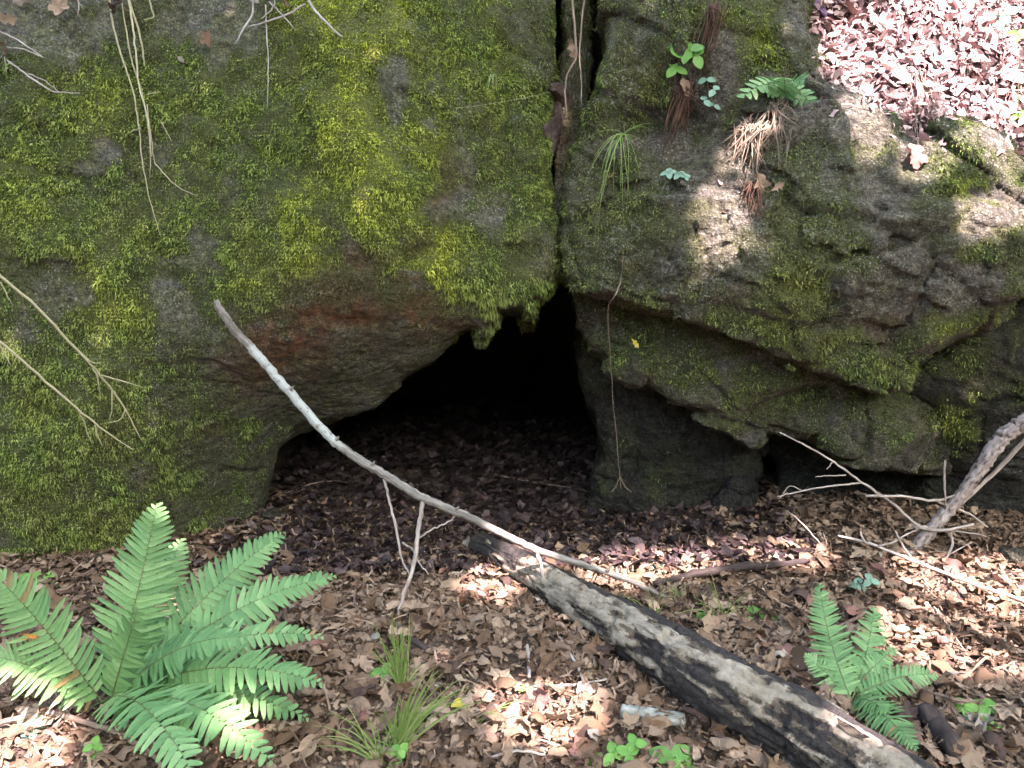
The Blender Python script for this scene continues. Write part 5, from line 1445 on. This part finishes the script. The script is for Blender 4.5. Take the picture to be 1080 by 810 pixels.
# ------------------------------------------------------------------ trees whose canopy shades the place
HOLES = []
def hole(px, py, r, surf=True):
    p = hit(px, py)[0]; HOLES.append((p, r))
for (a, b, r) in [(890, 60, .07), (930, 55, .13), (980, 40, .16), (1040, 50, .18), (1090, 60, .18), (1030, 110, .12), (1080, 110, .13), (1085, 10, .16), (930, 85, .10), (1000, 0, .16), (1150, 60, .25), (1060, 160, .05), (1000, 80, .10),
                  (763, 252, .035), (766, 235, .03), (758, 212, .025), (790, 150, .03), (776, 165, .03), (905, 112, .045), (918, 148, .025), (968, 172, .045), (985, 165, .03), (1045, 222, .035), (1070, 222, .035), (1030, 222, .03), (1040, 138, .05),
                  (1000, 628, .12), (1040, 640, .16), (1080, 650, .17), (1000, 668, .15), (1050, 680, .14), (975, 688, .10), (1095, 690, .16), (1020, 655, .16), (1075, 622, .12), (968, 672, .09),
                  (640, 606, .07), (670, 600, .08), (700, 596, .08), (725, 592, .06), (775, 585, .045), (800, 590, .05), (825, 594, .06), (845, 590, .06), (765, 582, .03),
                  (520, 612, .075), (512, 622, .05), (530, 605, .03), (540, 588, .016), (575, 598, .02), (565, 755, .08), (590, 748, .06), (545, 745, .05), (20, 792, .09), (45, 780, .05), (243, 792, .03), (180, 640, .02), (860, 790, .02)]:
    hole(a, b, r)
TRUNKS = [(-2.1, -2.6), (4.9, -2.4), (2.3, -4.6)]
CZ = (6.0, 7.0)
def canopy():
    rs = np.random.default_rng(88)
    ctr = np.array((0, 2.6, .8)) + SUN * (5.7 / SUN[2])
    n = 58000
    x = ctr[0] + rs.uniform(-4.6, 4.6, n); y = ctr[1] + rs.uniform(-2.6, 2.9, n); z = rs.uniform(*CZ, n)
    
    L = np.stack([x, y, z], 1)
    keep = np.ones(n, bool)
    wob = .35 + .65 * rs.random(n)
    for p, r in HOLES:
        d = L - p; t = d @ SUN; perp = np.linalg.norm(d - t[:, None] * SUN, axis=1)
        keep &= perp > (r * 1.15 + .035 + .05 * wob)
    L = L[keep]; n = len(L)
    own = np.argmin(np.stack([np.hypot(L[:, 0] - tx_, L[:, 1] - ty_) for tx_, ty_ in TRUNKS]), 0)
    for k, (tx_, ty_) in enumerate(TRUNKS):
        root = thing("shade_tree", ["broadleaf tree behind the viewer to the left, shading the boulders", "broadleaf tree to the right of the viewer, shading the bank", "broadleaf tree behind the viewer, its canopy over the cave"][k], "tree", (tx_, ty_, 0), "trees shading the cave")
        P = L[own == k]
        s = np.random.default_rng(k).uniform(.09, .14, len(P))
        ob = scatter("crown", P - np.array((tx_, ty_, 0)), s, .5, M['canopy'], 90 + k, ('oval', 'maple'), nvar=3, parent=root)
        mb = MB()
        tube(mb, [(tx_, ty_, -.1), (tx_ + .05, ty_, 2), (tx_, ty_ + .05, 4.4), (tx_ + .1, ty_, 6.9)], [.17, .14, .11, .05], 14, 8, .004, .05, k); mb.build("trunk", M['trunk'], root)
        r2 = np.random.default_rng(k + 5)
        for j in range(9):
            q = P[r2.integers(0, len(P))]; h0 = r2.uniform(3.8, 6.0); a = np.array((tx_ + .05, ty_, h0))
            mb = MB(); tube(mb, [a, (a + q) / 2 + (0, 0, .35), q], [.07, .045, .015], 8, 6, .008, .05, j); mb.build("limb", M['trunk'], root)
canopy()
def foliage_screen():
    """unseen foliage added to block low sky on all sides but the hill"""
    rs = np.random.default_rng(5)
    n = 9000
    a = rs.uniform(math.radians(-205), math.radians(25), n); r = rs.uniform(11, 16, n)
    p = np.stack([r * np.cos(a), r * np.sin(a), rs.uniform(0, 1, n) ** .9 * 6.2], 1)
    ob = scatter("foliage_screen", p, rs.uniform(.6, 1.1, n), .9, M['canopy'], 77, ('oval', 'maple'), nvar=3)  # leaf mass added out of view to hold low sky off the cave floor
    tag(ob, "unseen green foliage added around the rocks to block low sky", "foliage_screen", kind="stuff")
foliage_screen()
print("objects", len(bpy.data.objects))
